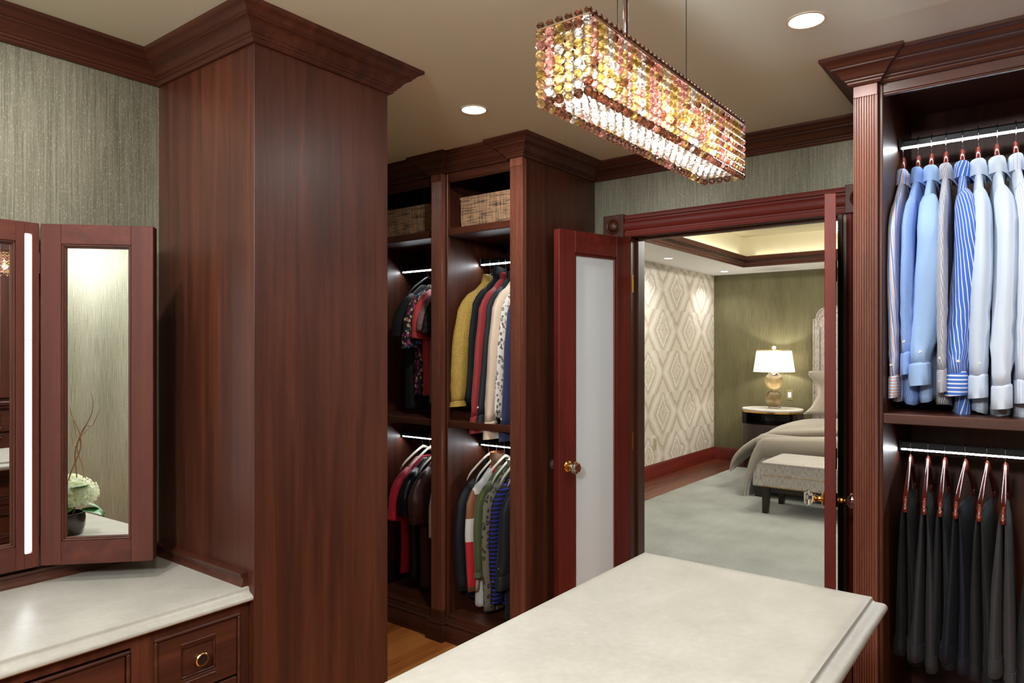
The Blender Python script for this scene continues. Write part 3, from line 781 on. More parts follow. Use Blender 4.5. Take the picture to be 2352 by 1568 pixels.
for (a, b_, c, e) in ((1.118, C_Y - .001, .08, .742), (.818, .876, .08, .742), (.876, 1.118, .712, .742), (-.40, .818, .712, .742), (-.40, .818, .545, .560), (-.46, -.40, .08, .742), (-1.05, -1.0, .08, .742), (-1.0, -.46, .712, .742), (.876, 1.118, .08, .10)):
    fr.box(VX - .02, VX, a, b_, c, e, .001)
obj('face_frame', fr, W['z'], vc)
dz = [(.539, .712), (.325, .533), (.10, .319)]
bead_frame(vc, VX, 1, .884, 1.110, .11, .704)
for i, (z0, z1) in enumerate(dz):
    drawer_front(vc, 'drawer', VX - .001, 1, .885, 1.109, max(z0, .111) + .001, min(z1, .703) - .001, (.948, 1.046, z0 + .040, z1 - .046), (.999, (z0 + z1) / 2 - .003))
    drawer_front(vc, 'drawer', VX - .001, 1, -.99, -.47, z0 + .002, z1 - .002, (-.92, -.54, z0 + .040, z1 - .040), (-.73, (z0 + z1) / 2))
bead_frame(vc, VX, 1, .204, .806, .575, .698)
drawer_front(vc, 'drawer', VX - .001, 1, .205, .805, .576, .697)
bead_frame(vc, VX, 1, -.390, .190, .575, .698)
drawer_front(vc, 'drawer', VX - .001, 1, -.389, .189, .576, .697)
obj('knee_panel', MB().box(XL + .02, XL + .04, -.40, .866, .0, .56), W['z'], vc)
obj('plinth', MB().box(XL + .002, VX - .06, .876, C_Y - .001, 0, .08).box(XL + .002, VX - .06, -1.05, -.46, 0, .08), W['y'], vc)

# folding mirror
tm = thing('folding_mirror', 'three-part mahogany dressing mirror with light strip on the vanity wall', 'mirror', (-2.35, .4, .833))
MX = -2.348; MZ0, MZ1 = .833, 1.836
cy0, cy1 = -.06, .781
def mirror_panel(part_name, fn, wdt, S0, S1, led):
    RTp, RBp, T = .058, .068, .032
    root = obj(part_name, MB().box(0, wdt, -T, -T + .008, MZ0 + .002, MZ1 - .002).xf(fn), W['z'], tm)
    for (a, b_) in ((0, S0), (wdt - S1, wdt)):
        if led and a > 0:
            sa, sb = wdt - .036, wdt - .018
            obj('frame_stile', MB().box(a, sa, -T + .008, 0, MZ0, MZ1, .001).box(sb, b_, -T + .008, 0, MZ0, MZ1, .001).box(sa, sb, -T + .008, 0, MZ0, .876, .0005).box(sa, sb, -T + .008, 0, 1.803, MZ1, .0005).xf(fn), RWM, root)
        else:
            obj('frame_stile', MB().box(a, b_, -T + .008, 0, MZ0, MZ1, .0015).xf(fn), RWM, root)
    obj('frame_rail', MB().box(S0, wdt - S1, -T + .008, -.0002, MZ1 - RTp, MZ1, .001).xf(fn), RWMX, root)
    obj('frame_rail', MB().box(S0, wdt - S1, -T + .008, -.0002, MZ0, MZ0 + RBp, .001).xf(fn), RWMX, root)
    m = MB(); a, b_, c, e = S0, wdt - S1, MZ0 + RBp, MZ1 - RTp
    for (p, q, r_, s_) in ((a, a + .006, c, e), (b_ - .006, b_, c, e), (a, b_, e - .006, e), (a, b_, c, c + .006)): m.box(p, q, -.009, -.0015, r_, s_, .002)
    for (p, q, r_, s_) in ((a, a + .011, c, e), (b_ - .011, b_, c, e), (a, b_, e - .011, e), (a, b_, c, c + .011)): m.box(p, q, -.016, -.008, r_, s_, .003)
    obj('bead_moulding', m.xf(fn), W['z'], root)
    obj('mirror_glass', MB().box(a + .004, b_ - .004, -.020, -.014, c + .004, e - .004).xf(fn), MIRROR, root, label='mirror glass')
    return root
RWM = wood('cherry_mahogany_z', lin(44, 16, 10), lin(72, 30, 20), lin(96, 45, 31), 'z', rough=.6, coat=.0)
RWMX = wood('cherry_mahogany_y', lin(44, 16, 10), lin(72, 30, 20), lin(96, 45, 31), 'y', rough=.6, coat=.0)
def fc(p): return (MX + p[1], cy0 + p[0], p[2])
mc = mirror_panel('centre_panel', fc, cy1 - cy0, .058, .058, True)
for (z0, z1) in ((.878, 1.186), (1.1885, 1.492), (1.4945, 1.801)):
    obj('light_strip', MB().box(cy1 - cy0 - .036, cy1 - cy0 - .018, -.024, -.006, z0, z1, .002).xf(fc), LEDM, mc, label='glowing white light strip segment')
def wing_fn(hx, hy, dx, dy, sgn):
    l = math.hypot(dx, dy); dx, dy = dx / l, dy / l
    nx, ny_ = (dy, -dx) if sgn > 0 else (-dy, dx)
    def fn(p): return (hx + dx * p[0] + nx * p[1], hy + dy * p[0] + ny_ * p[1], p[2])
    return fn
mirror_panel('wing_panel', wing_fn(MX, cy1 + .003, .2115, .226, 1), .309, .0555, .062, False)
mirror_panel('wing_panel', wing_fn(MX, cy0 - .003, .2115, -.226, -1), .309, .0555, .062, False)
obj('wall_bracket', MB().box(XL + .001, MX - .031, .1, .6, 1.0, 1.7), BLACKWOOD, tm)
for z in (1.72, .95):
    obj('hinge', MB().lathe([(.0005, -.03), (.004, -.03), (.004, .03), (.0005, .03)], (MX - .004, cy1 + .0015, z), 'z', 8), DARKMET, tm)

# flowers on the vanity (seen in the mirror wing)
fv = thing('flower_arrangement', 'white hydrangeas with curly willow in a grey vase, reflected in the mirror wing', 'flowers', (-2.055, .262, VZ))
FX, FY = -2.055, .262
obj('vase', MB().lathe([(.001, 0), (.045, 0), (.050, .004), (.056, .03), (.058, .06), (.055, .080), (.051, .080), (.052, .06), (.045, .02), (.001, .018)], (FX, FY, VZ), 'z', 28), plain('pewter', lin(92, 88, 84), .25, .9), fv, 40)
random.seed(11)
PET = [translucent_cloth('petal_white', lin(250, 252, 232), .4), translucent_cloth('petal_green', lin(228, 244, 182), .4)]
def bloom(cx, cy, cz, r, n, mat):
    m = MB()
    for i in range(n):
        zc = 1 - 1.55 * (i + .5) / n; a = i * 2.39996
        d = Vector((math.sqrt(max(0, 1 - zc * zc)) * math.cos(a), math.sqrt(max(0, 1 - zc * zc)) * math.sin(a), zc))
        p = Vector((cx, cy, cz)) + Vector((d.x * r, d.y * r, d.z * r * .82)) * random.uniform(.9, 1.05)
        t = d.cross(Vector((0.3, .2, 1))).normalized(); b2 = d.cross(t)
        rot = random.random() * PI
        for q in range(4):
            aa = rot + q * PI / 2
            e = t * math.cos(aa) + b2 * math.sin(aa); g = t * math.cos(aa + PI / 2) + b2 * math.sin(aa + PI / 2)
            w = .0105
            m.add([p, p + e * w * .8 + g * w * .62 + d * .002, p + e * w * 1.5 + d * random.uniform(-.001, .004), p + e * w * .8 - g * w * .62 + d * .002], [(0, 1, 2, 3)])
    o = obj('bloom', m, mat, fv, kind='stuff'); o['label'] = 'rounded hydrangea flower head'
    obj('bloom_core', MB().lathe([(.001, -r * .6), (r * .6, -r * .4), (r * .8, 0), (r * .62, r * .5), (.001, r * .68)], (cx, cy, cz), 'z', 12), PET[1], o, 30)
bloom(FX + .015, FY + .035, VZ + .150, .070, 90, PET[0])
bloom(FX - .055, FY - .01, VZ + .165, .066, 80, PET[1])
bloom(FX + .035, FY - .065, VZ + .155, .064, 80, PET[0])
LEAF = plain('hydrangea_leaf', lin(44, 112, 42), .45)
for (a, z, ln, droop) in ((.9, .085, .085, .04), (2.2, .10, .08, .03), (3.6, .09, .08, .04), (5.0, .09, .085, .05), (1.5, .17, .07, .0), (.35, .10, .075, .06)):
    m = MB(); rows = []
    for i in range(9):
        t = i / 8; w = .034 * math.sin(PI * min(1, t * .92 + .08)) ** .8
        px_ = .045 + ln * t; zz = z + .015 * t - droop * t * t
        rows.append([(FX + px_ * math.cos(a) - s * w * math.sin(a), FY + px_ * math.sin(a) + s * w * math.cos(a), VZ + zz + abs(s) * .006) for s in (-1, -.5, 0, .5, 1)])
    m.loft(rows, False, False)
    obj('leaf', m, LEAF, fv, 1)
TW = plain('willow_twig', lin(168, 118, 70), .6)
for (sx_, sy_, ph, top) in ((.01, .015, 0., .53), (-.02, .03, 2., .48), (.03, -.02, 4., .40)):
    pts = [(FX + sx_ + .022 * math.sin(ph + t * 9) * t + .03 * t, FY + sy_ + .026 * math.cos(ph + t * 7.5) * t + .04 * t, VZ + .06 + t * (top - .06)) for t in [i / 26 for i in range(27)]]
    tw = obj('willow_twig', MB().tube(pts, [.0032 - .0022 * i / 26 for i in range(27)], 6), TW, fv, 1)
    b0 = Vector(pts[17]); pts2 = [b0 + Vector((.05 * t * math.cos(ph * 2), .06 * t * math.sin(ph + 1), .09 * t + .015 * math.sin(t * 8))) for t in [i / 10 for i in range(11)]]
    obj('twig_branch', MB().tube(pts2, [.0018 - .001 * i / 10 for i in range(11)], 5), TW, tw, 1)

# ------------------------------------------------------------------ recessed downlights
def downlight(x, y, z, watts, label, group, spread=180, r=.048, col=(1.0, .985, .965)):
    t = thing('recessed_downlight', label, 'ceiling light', (x, y, z), group)
    obj('trim_ring', MB().lathe([(r, .0), (r + .009, -.0005), (r + .009, -.003), (r + .002, -.004), (r, -.003)], (x, y, z), 'z', 40, False), CREAM, t, 30)
    obj('lens', MB().lathe([(.0005, -.0012), (r + .001, -.0012), (r + .001, -.0004), (.0005, -.0004)], (x, y, z), 'z', 40), LENS, t)
    ld = bpy.data.lights.new('downlight_lamp', 'AREA'); ld.shape = 'DISK'; ld.size = r * 1.7; ld.energy = watts; ld.color = col; ld.spread = math.radians(spread)
    lo = bpy.data.objects.new('downlight_lamp', ld); COL.objects.link(lo); lo.parent = t; lo.location = (0, 0, -.006)
    return t
for i, (x, y) in enumerate(CLOSET_SPOTS):
    lab = ['round recessed ceiling light left of the crystal pendant', 'round recessed ceiling light between the crystal pendant and the men\'s wardrobe'][i] if i < 2 else 'added round recessed ceiling light outside the view'
    downlight(x, y, CEIL, CLOSET_W, lab, 'closet ceiling lights')
for i, (x, y) in enumerate(BED_SPOTS):
    lab = ['recessed bedroom ceiling light above the damask wall, nearer the door', 'recessed bedroom ceiling light in the far corner of the bedroom'][i] if i < 2 else 'added recessed bedroom ceiling light outside the view'
    downlight(x, y, BC, BED_W, lab, 'bedroom ceiling lights', 120, .045)

# added opal globe lamp behind the camera, fills in frontal light
GX, GY, GZ = -.25, -.90, 2.27
gl = thing('fill_globe', 'added opal glass globe lamp giving fill light from behind the camera', 'ceiling light', (GX, GY, CEIL))
obj('canopy', MB().lathe([(.0005, 0), (.07, 0), (.07, -.012), (.03, -.03), (.03, -.045), (.0005, -.045)], (GX, GY, CEIL), 'z', 24), CHROME, gl, 30)
obj('globe', MB().lathe([(.03, .122)] + [(.13 * math.sin(PI * k / 16), .13 * math.cos(PI * k / 16)) for k in range(2, 16)] + [(.0005, -.13)], (GX, GY, GZ), 'z', 28, False), OPAL, gl, 1)
ld = bpy.data.lights.new('fill_globe_lamp', 'POINT'); ld.energy = FILL_GLOBE_W; ld.color = (1.0, .99, .98); ld.shadow_soft_size = .12
lo = bpy.data.objects.new('fill_globe_lamp', ld); COL.objects.link(lo); lo.parent = gl; lo.location = (0, 0, GZ - CEIL - .15 + .15)

# ------------------------------------------------------------------ crystal pendant
PX0, PX1, PY0, PY1, PZ1, PZ0 = -.611, -.527, .864, 1.495, 1.950, 1.832
pd = thing('crystal_pendant', 'long rectangular crystal bead pendant light hanging over the island', 'pendant light', ((PX0 + PX1) / 2, (PY0 + PY1) / 2, PZ0))
fm = MB()
for (a, b_, c, e) in ((PX0 - .006, PX1 + .006, PY0 - .006, PY0 + .006), (PX0 - .006, PX1 + .006, PY1 - .006, PY1 + .006), (PX0 - .006, PX0 + .006, PY0, PY1), (PX1 - .006, PX1 + .006, PY0, PY1)):
    fm.box(a, b_, c, e, PZ1 - .003, PZ1, .0008)
fm.box(PX0, PX1, (PY0 + PY1) / 2 - .02, (PY0 + PY1) / 2 + .02, PZ1 - .003, PZ1)
obj('top_frame', fm, CHROME, pd)
pcy = (PY0 + PY1) / 2; pcx = (PX0 + PX1) / 2
obj('stem', MB().tube([(pcx, 1.053, PZ1), (pcx, 1.053, CEIL - .02)], .0042, 12), CHROME, pd, 1)
for (xx, yy) in ((pcx - .006, 1.036), (pcx, 1.300)):
    obj('cable', MB().tube([(xx, yy, PZ1), (xx, yy, CEIL)], .0008, 6), DARKMET, pd)
obj('canopy', MB().box(pcx - .05, pcx + .05, pcy - .28, pcy + .28, CEIL - .022, CEIL - .001, .004), CHROME, pd)
for i in range(6):
    yb = PY0 + .06 + i * (PY1 - PY0 - .12) / 5
    obj('lamp_bulb', MB().lathe([(.001, -.016), (.006, -.014), (.008, 0), (.006, .014), (.001, .016)], (pcx, yb, PZ1 - .045), 'z', 10), BULB, pd, 1)
    obj('lamp_socket', MB().lathe([(.006, -.014), (.006, .014), (.0005, .014)], (pcx, yb, PZ1 - .017), 'z', 10), CHROME, pd, 1)
    ld = bpy.data.lights.new('pendant_lamp', 'POINT'); ld.energy = 1.8; ld.color = (1.0, .955, .90); ld.shadow_soft_size = .012
    lo = bpy.data.objects.new('pendant_lamp', ld); COL.objects.link(lo); lo.parent = pd; lo.location = (0, yb - pcy, PZ1 - .072 - PZ0)
def bead_geo(r):
    vs, fs = [(0, 0, r * 1.03)], []
    n = 7
    for k, (rr, zz) in enumerate(((.72, .66), (1.0, .1), (.98, -.12), (.66, -.68))):
        for j in range(n):
            a = 2 * PI * (j + .5 * (k % 2)) / n; vs.append((rr * r * math.cos(a), rr * r * math.sin(a), zz * r))
    vs.append((0, 0, -r * 1.03))
    for j in range(n):
        fs.append((0, 1 + j, 1 + (j + 1) % n))
        for k in range(3):
            a, b_ = 1 + k * n + j, 1 + k * n + (j + 1) % n; c, d = a + n, b_ + n
            fs += [(a, c, d, b_)]
        fs.append((1 + 3 * n + j, len(vs) - 1, 1 + 3 * n + (j + 1) % n))
    return vs, fs
BV, BF = bead_geo(.0078)
bead_me = {}
for k in CR:
    me = bpy.data.meshes.new('bead_' + k); me.from_pydata(BV, [], BF); me.materials.append(CR[k]); bead_me[k] = me
rest = {k: MB() for k in CR}
NR = 8; dzb = (PZ1 - PZ0) / NR
random.seed(21)
colpat = []
def colkind(i, row):
    base = ['gold', 'rose', 'rose', 'olive', 'gold', 'rose', 'clear', 'gold', 'olive', 'rose'][(i * 3 // 2) % 10]
    q = random.random()
    if row >= NR - 1: return 'smoke' if q < .75 else base
    return base if q < .62 else random.choice(('clear', 'gold', 'rose', 'smoke', 'olive'))
singles = []
nL = 42; nS = 6
def strand(x, y, i, single, rows=range(NR), top=True):
    for r in rows:
        z = PZ1 - .009 - r * dzb * .985
        k = colkind(i, r)
        if single: singles.append((k, x, y, z))
        else: rest[k].add([(p[0] + x, p[1] + y, p[2] + z) for p in BV], BF)
    if top: rest['smoke'].add([(p[0] * .8 + x, p[1] * .8 + y, p[2] * .8 + PZ1 + .006) for p in BV], BF)
for j in range(nS):
    xx = PX0 + (PX1 - PX0) * j / (nS - 1)
    strand(xx, PY0, j, True); strand(xx, PY1, j + 3, False)
for i in range(1, nL):
    yy = PY0 + (PY1 - PY0) * i / nL
    strand(PX1, yy, i, i <= 30); strand(PX0, yy, i + 5, False)
# bottom blanket of small clear beads
for j in range(5):
    for i in range(nL + 4):
        xx = PX0 + .014 + (PX1 - PX0 - .028) * j / 4; yy = PY0 + .012 + (PY1 - PY0 - .024) * i / (nL + 3)
        z = PZ0 + .016 + random.uniform(-.002, .002)
        rest['clear'].add([(p[0] * .86 + xx + (.004 if i % 2 else -.004), p[1] * .86 + yy, p[2] * .86 + z) for p in BV], BF)
for k, x, y, z in singles:
    o = bpy.data.objects.new('crystal_bead', bead_me[k]); COL.objects.link(o); o.parent = pd
    o.location = (x - pcx, y - pcy, z - PZ0); o.rotation_euler = (random.uniform(-.3, .3), random.uniform(-.3, .3), random.random() * 2)
for k in rest:
    if rest[k].v: obj('bead_strands', rest[k], CR[k], pd, kind='stuff')

# bedroom chandelier, glimpsed past the door edge
HX, HY, HZ = -.98, 6.42, 2.64
ch = thing('chandelier', 'tiered crystal chandelier under the bedroom tray ceiling, glimpsed past the door edge', 'chandelier', (HX, HY, TZ))
obj('canopy', MB().lathe([(.0005, 0), (.08, 0), (.08, -.015), (.02, -.03), (.0005, -.03)], (HX, HY, TZ - .001), 'z', 24), CHROME, ch, 30)
obj('stem', MB().tube([(HX, HY, TZ - .02), (HX, HY, 2.30)], .008, 8), CHROME, ch, 1)
for (r_, z_) in ((.46, HZ), (.30, 2.46), (.14, 2.32)):
    obj('ring', MB().lathe([(r_ - .006, -.006), (r_ + .006, -.006), (r_ + .006, .006), (r_ - .006, .006), (r_ - .006, -.006)], (HX, HY, z_), 'z', 40, False), CHROME, ch)
cb = MB()
for (r_, z_, n_, rows_) in ((.46, HZ, 60, 9), (.30, 2.46, 40, 8), (.14, 2.32, 18, 5)):
    for i in range(n_):
        a = 2 * PI * i / n_
        for q in range(rows_):
            cb.add([(p[0] * 1.25 + HX + r_ * math.cos(a), p[1] * 1.25 + HY + r_ * math.sin(a), p[2] * 1.25 + z_ - .018 - q * .021) for p in BV], BF)
obj('bead_strands', cb, CR['clear'], ch, kind='stuff')
for i in range(6):
    a = 2 * PI * i / 6
    ld = bpy.data.lights.new('chandelier_lamp', 'POINT'); ld.energy = CHAND_W / 6; ld.color = (1.0, .98, .95); ld.shadow_soft_size = .03
    lo = bpy.data.objects.new('chandelier_lamp', ld); COL.objects.link(lo); lo.parent = ch; lo.location = (.37 * math.cos(a), .37 * math.sin(a), 2.60 - TZ)

# ------------------------------------------------------------------ hanging rods with light strips
def rod(x0, x1, y, z, label):
    t = thing('hanging_rod', label, 'clothes rod', ((x0 + x1) / 2, y, z), 'lit hanging rods')
    obj('bar', MB().prism([(y - .0085, z - .007), (y - .0085, z + .012), (y - .006, z + .018), (y + .006, z + .018), (y + .0085, z + .012), (y + .0085, z - .012), (y + .004, z - .0145), (y + .0000, z - .0145), (y + .0000, z - .007)], 'x', x0, x1), DARKMET, t)
    obj('light_strip', MB().prism([(y - .0080, z - .0075), (y - .0005, z - .0140), (y - .0005, z - .0075)], 'x', x0 + .010, x1 - .010), LED, t, label='glowing white light strip')
    for xa, xb in ((x0, x0 + .008), (x1 - .008, x1)):
        obj('bracket', MB().box(xa, xb, y - .013, y + .013, z - .017, z + .026, .003), BLACK, t)
    return t
RODY = 2.90
RZ = {'wu': 1.930, 'wl': .962, 'mu': 2.210, 'ml': 1.114}
rod(-2.445, -1.945, RODY, RZ['wu'], 'lit hanging rod over the gold jacket in the upper bay beside the end panel')
rod(-3.053, -2.487, RODY, RZ['wu'], 'lit hanging rod in the upper bay nearest the column')
rod(-2.445, -1.945, RODY, RZ['wl'], 'lit hanging rod over the patchwork dress in the lower bay')
rod(-3.053, -2.487, RODY, RZ['wl'], 'lit hanging rod over the red blouse in the lower bay')
rod(-.443, .315, RODY, RZ['mu'], 'lit hanging rod above the row of dress shirts')
rod(-.443, .315, RODY, RZ['ml'], 'lit hanging rod above the row of dark trousers')

# ------------------------------------------------------------------ baskets
def basket(x0, x1, label):
    z0, z1, y0, y1 = 2.0752, 2.236, 2.672, 3.10
    t = thing('storage_basket', label, 'basket', ((x0 + x1) / 2, (y0 + y1) / 2, z0), 'woven baskets on the top shelves')
    m = MB()
    ro = [[(x0 + i, y0 + i, z) for i in (0,)] for z in ()]
    def ring(i, z): return rrect(x0 + i, x1 - i, y0 + i, y1 - i, z)
    m.loft([ring(.012, z0), ring(.003, z0 + .004), ring(0, z0 + .05), ring(0, z1 - .004), ring(.003, z1), ring(.008, z1), ring(.010, z1 - .004), ring(.012, z0 + .012)], True)
    obj('woven_body', m, BASKET, t)
    obj('rim', MB().loft([ring(-.002, z1 - .010), ring(-.003, z1 - .004), ring(-.001, z1 + .001), ring(.009, z1 + .001), ring(.011, z1 - .004)], False), BASKET, t)
basket(-2.387, -2.012, 'woven seagrass basket on the top shelf beside the fluted end pilaster')
basket(-2.960, -2.530, 'woven seagrass basket on the top shelf next to the column')

# ------------------------------------------------------------------ garments
def sm(t): return t * t * (3 - 2 * t)
def interp(tab, t):
    for (a, va), (b_, vb) in zip(tab, tab[1:]):
        if t <= b_:
            k = (t - a) / (b_ - a) if b_ > a else 0
            return va + (vb - va) * k
    return tab[-1][1]

def hook(mb, top, r=.0013, rr=.0105):
    pts = [(0, 0, top)] + [(0, 0, -.012)]
    x, y, z = 0, 0, 0
    arc = []
    for i in range(11):
        a = -PI * .5 + PI * 1.35 * i / 10
        arc.append((0, rr * math.cos(a + PI * .5 - .2) * 1.0, .012 + rr * math.sin(a + .9) * 1.6))
    pts = [(0, -.004, top), (0, -.010, top * .55), (0, -.0115, -.006), (0, -.0115, .010), (0, -.009, .020), (0, -.003, .0245), (0, .004, .0245), (0, .0095, .019), (0, .0115, .010), (0, .011, .002)]
    mb.tube(pts, r, 6); return mb

def place(mb, X, z, yaw):
    c, s = math.cos(yaw), math.sin(yaw)
    return mb.xf(lambda p: (X + p[0] * c - p[1] * s, RODY + p[0] * s + p[1] * c, z + p[2]))

def hanger(X, rz, kind, label, group, yaw=0.0, neck=-.058, drop=.105, half=.19, inside=None):
    t = thing({'wood': 'wooden_hanger', 'velvet': 'velvet_hanger', 'black': 'black_hanger'}[kind], label, 'hanger', (X, RODY, rz + neck), group)
    obj('hook', place(hook(MB(), neck + .006), X, rz, yaw), CHROME, t, 1)
    mat = {'wood': HANGW, 'velvet': BEIGEV, 'black': BLACK}[kind]
    m = MB(); rings = []
    n = 22
    for i in range(n + 1):
        t_ = -1 + 2 * i / n; a = abs(t_)
        y = t_ * half
        z = neck - .004 - drop * (a ** 1.25) - (.014 * max(0, (a - .8) / .2) ** 2)
        if inside is not None:
            ay = abs(y); z = neck - .006 - (inside[0] - neck * -1) * sm(min(1, ay / .045)) - inside[1] * max(0, (ay - .045) / (half - .045)) ** .95
        if kind == 'wood':
            hz = .016 * (1 - .35 * a) + .006 * math.exp(-(t_ / .12) ** 2); hx = .0058 * (1 + .5 * sm(a)) + .004 * math.exp(-(t_ / .10) ** 2)
            z -= .006
        else:
            hz = .008; hx = .0028
        if a > .93: hz *= .8
        if i in (0, n): hz *= .4; hx *= .4
        rings.append([(hx * math.cos(q), y, z + hz * math.sin(q)) for q in [2 * PI * k / 10 for k in range(10)]])
    m.loft(rings)
    obj('shoulder_bar', place(m, X, rz, yaw), mat, t, 1)
    if kind == 'wood' and inside is None:
        obj('cross_bar', place(MB().tube([(0, -half * .9, neck - drop - .034), (0, half * .9, neck - drop - .034)], .0042, 8).tube([(0, -half * .93, neck - drop * .92), (0, -half * .9, neck - drop - .034)], .0042, 8).tube([(0, half * .93, neck - drop * .92), (0, half * .9, neck - drop - .034)], .0042, 8), X, rz, yaw), mat, t, 1)
        obj('grip_tip', place(MB().lathe([(.0005, -.004), (.0075, -.002), (.008, .006), (.0075, .018), (.0005, .020)], (0, -half * .985, neck - drop - .040), 'z', 12), X, rz, yaw), mat, t, 1)
    return t

def garment(name, label, cat, group, X, rz, mat, yaw=0.0, neck=-.115, drop=.125, sh=.195, length=.80, th=.030, hem=1.0, neck_w=.055,
            sleeve=.60, srx=.022, sry=.052, cuff=None, cuff_len=.062, collar=None, collar_mat=None, button=None, cuff_flare=1.1, elbow=0.0, seed=1,
            folds=5, famp=.16, puff=0.0, bend=0.0, splay=0.0, collar_rx=.024):
    rnd = random.Random(seed)
    root = thing(name, label, cat, (X, RODY, rz + neck - length), group)
    ph = rnd.random() * 6; ph2 = rnd.random() * 6
    # body: closed loft, narrow along X, wide along Y
    m = MB(); rings = []
    n = 34; lv = [0, .012, .03, .06, .09, .12, .14, .17, .22, .30, .40, .52, .64, .76, .88, .97, 1.0]
    dropf = drop / length
    for s in lv:
        z = neck - s * length
        if s <= dropf * 1.12:
            k = min(1, s / (dropf * 1.12)); w = neck_w + (sh - neck_w) * (k ** .92); tt = th * (.55 + .45 * k)
        else:
            k = (s - dropf * 1.12) / (1 - dropf * 1.12); w = sh * (1 - .10 * math.sin(min(1, k * 1.6) * PI * .5)) * (1 + (hem - 1) * k); tt = th * (1 + .35 * k * hem)
        g = min(1, max(0, (s - .1) / .4))
        ring = []
        for j in range(n):
            a = 2 * PI * j / n
            cx, sy = math.cos(a), math.sin(a)
            fx = math.copysign(abs(cx) ** .55, cx); fy = math.copysign(abs(sy) ** .8, sy)
            fo = 1 + g * famp * (math.sin(folds * a * 2 + ph + s * 3) + .6 * math.sin(3 * a + ph2 - s * 5)) * (.4 + .6 * abs(cx))
            ring.append((fx * tt * fo, fy * w * (1 + .02 * g * math.sin(ph + 9 * s)), z + .006 * g * math.sin(3 * a + ph)))
        rings.append(ring)
    m.loft(rings)
    obj('body', place(m, X, rz, yaw), mat, root, 1)
    # sleeves
    if sleeve > 0:
        for sg in (-1, 1):
            m = MB(); rings = []
            nst = 15; n2 = 20
            y0 = sh - .030; z0 = neck - drop * .86
            path = []
            yk = sh - .012
            zs = lambda yv: neck - drop * 1.12 * max(0, (yv - neck_w) / (sh - neck_w)) ** 1.08
            for i in range(nst + 1):
                t = i / nst
                if i == 0: y, z = yk - .075, zs(yk - .075) - sry * .80
                elif i == 1: y, z = yk - .032, zs(yk - .032) - sry * .72
                elif i == 2: y, z = yk - .004, zs(yk) - sry * .80
                elif i == 3: y, z = yk + .012, zs(yk) - sry * 1.35
                else:
                    k = (i - 3) / (nst - 3); z3 = zs(yk) - sry * 1.35
                    y = yk + .012 + .012 * sm(min(1, k * 3)) + splay * k + .010 * math.sin(k * 2.6 + ph) * k - elbow * .03 * math.sin(k * PI)
                    z = z3 + (z0 - sleeve - z3) * k
                xo = bend * sm(t) + elbow * .018 * math.sin(t * PI * 1.3 + .4)
                path.append((xo, y, z))
            for i, (xo, y, z) in enumerate(path):
                t = i / nst
                pa, pb = path[max(0, i - 1)], path[min(nst, i + 1)]
                ty, tz = pb[1] - pa[1], pb[2] - pa[2]; tl = math.hypot(ty, tz); ty, tz = ty / tl, tz / tl
                ry = interp([(0, sry * .60), (.08, sry * .86), (.2, sry * 1.0), (.5, sry), (.82, sry * .80), (1, sry * .70)], t)
                rx = interp([(0, srx * .7), (.08, srx * .95), (.5, srx * (1 + .3 * elbow)), (.85, srx * (.95 + .2 * elbow)), (.95, srx * .8), (1, srx * .78)], t)
                if sleeve < .35: ry = interp([(0, sry * .7), (.2, sry), (1, sry * 1.12)], t); rx = interp([(0, srx * .8), (.3, srx), (1, srx * 1.25)], t)
                if puff: k = math.sin(PI * min(1, t * 1.02)); ry *= 1 + puff * k; rx *= 1 + puff * 1.2 * k
                ring = []
                for j in range(n2):
                    a = 2 * PI * j / n2
                    fo = 1 + famp * (.45 + .6 * t) * (math.sin(4 * a + ph + 5 * t) * .55 + .5 * math.sin(2 * a + ph2 - 7 * t) + .25 * math.sin(7 * a + 11 * t + ph))
                    wr = .0035 * math.sin(t * 40 + 2 * a + ph) * (1 if .6 < t < .96 else .2)
                    q = ry * math.sin(a) * (1 + .08 * math.sin(3 * a + ph2)) + wr
                    ring.append((xo + rx * math.cos(a) * fo + wr * .5, sg * (y - q * tz), z + q * ty))
                rings.append(ring)
            m.loft(rings)
            so = obj('sleeve', place(m, X, rz, yaw), mat, root, 1)
            if cuff is not None:
                xo, y, z = path[-1]
                m = MB(); cr = []
                for (dz_, k) in ((.010, .80), (.004, .98), (0, 1.0), (-cuff_len * .5, 1.0 * (1 + (cuff_flare - 1) * .5)), (-cuff_len, cuff_flare), (-cuff_len - .001, cuff_flare * .97), (-cuff_len, cuff_flare * .90), (-cuff_len * .4, .88)):
                    cr.append([(xo + (srx * .87 + .002) * k * math.cos(2 * PI * j / n2), sg * y + (sry * .74 + .002) * k * math.sin(2 * PI * j / n2), z + dz_ + .004 * math.cos(2 * PI * j / n2)) for j in range(n2)])
                m.loft(cr, False)
                cf = obj('cuff', place(m, X, rz, yaw), cuff, so, 50)
                if button is not None and sg < 0:
                    bx = xo + srx * .5; by = sg * (y + sry * .68 * cuff_flare)
                    for q in (0, 1):
                        obj('button', place(MB().lathe([(.0005, .002), (.0038, .002), (.0048, .0005), (.0048, -.0012), (.0036, -.0022), (.0005, -.0018)], (bx - .012 + q * .0, by, z - cuff_len * .45 + q * .075), 'y', 12), X, rz, yaw), button, so, 30)
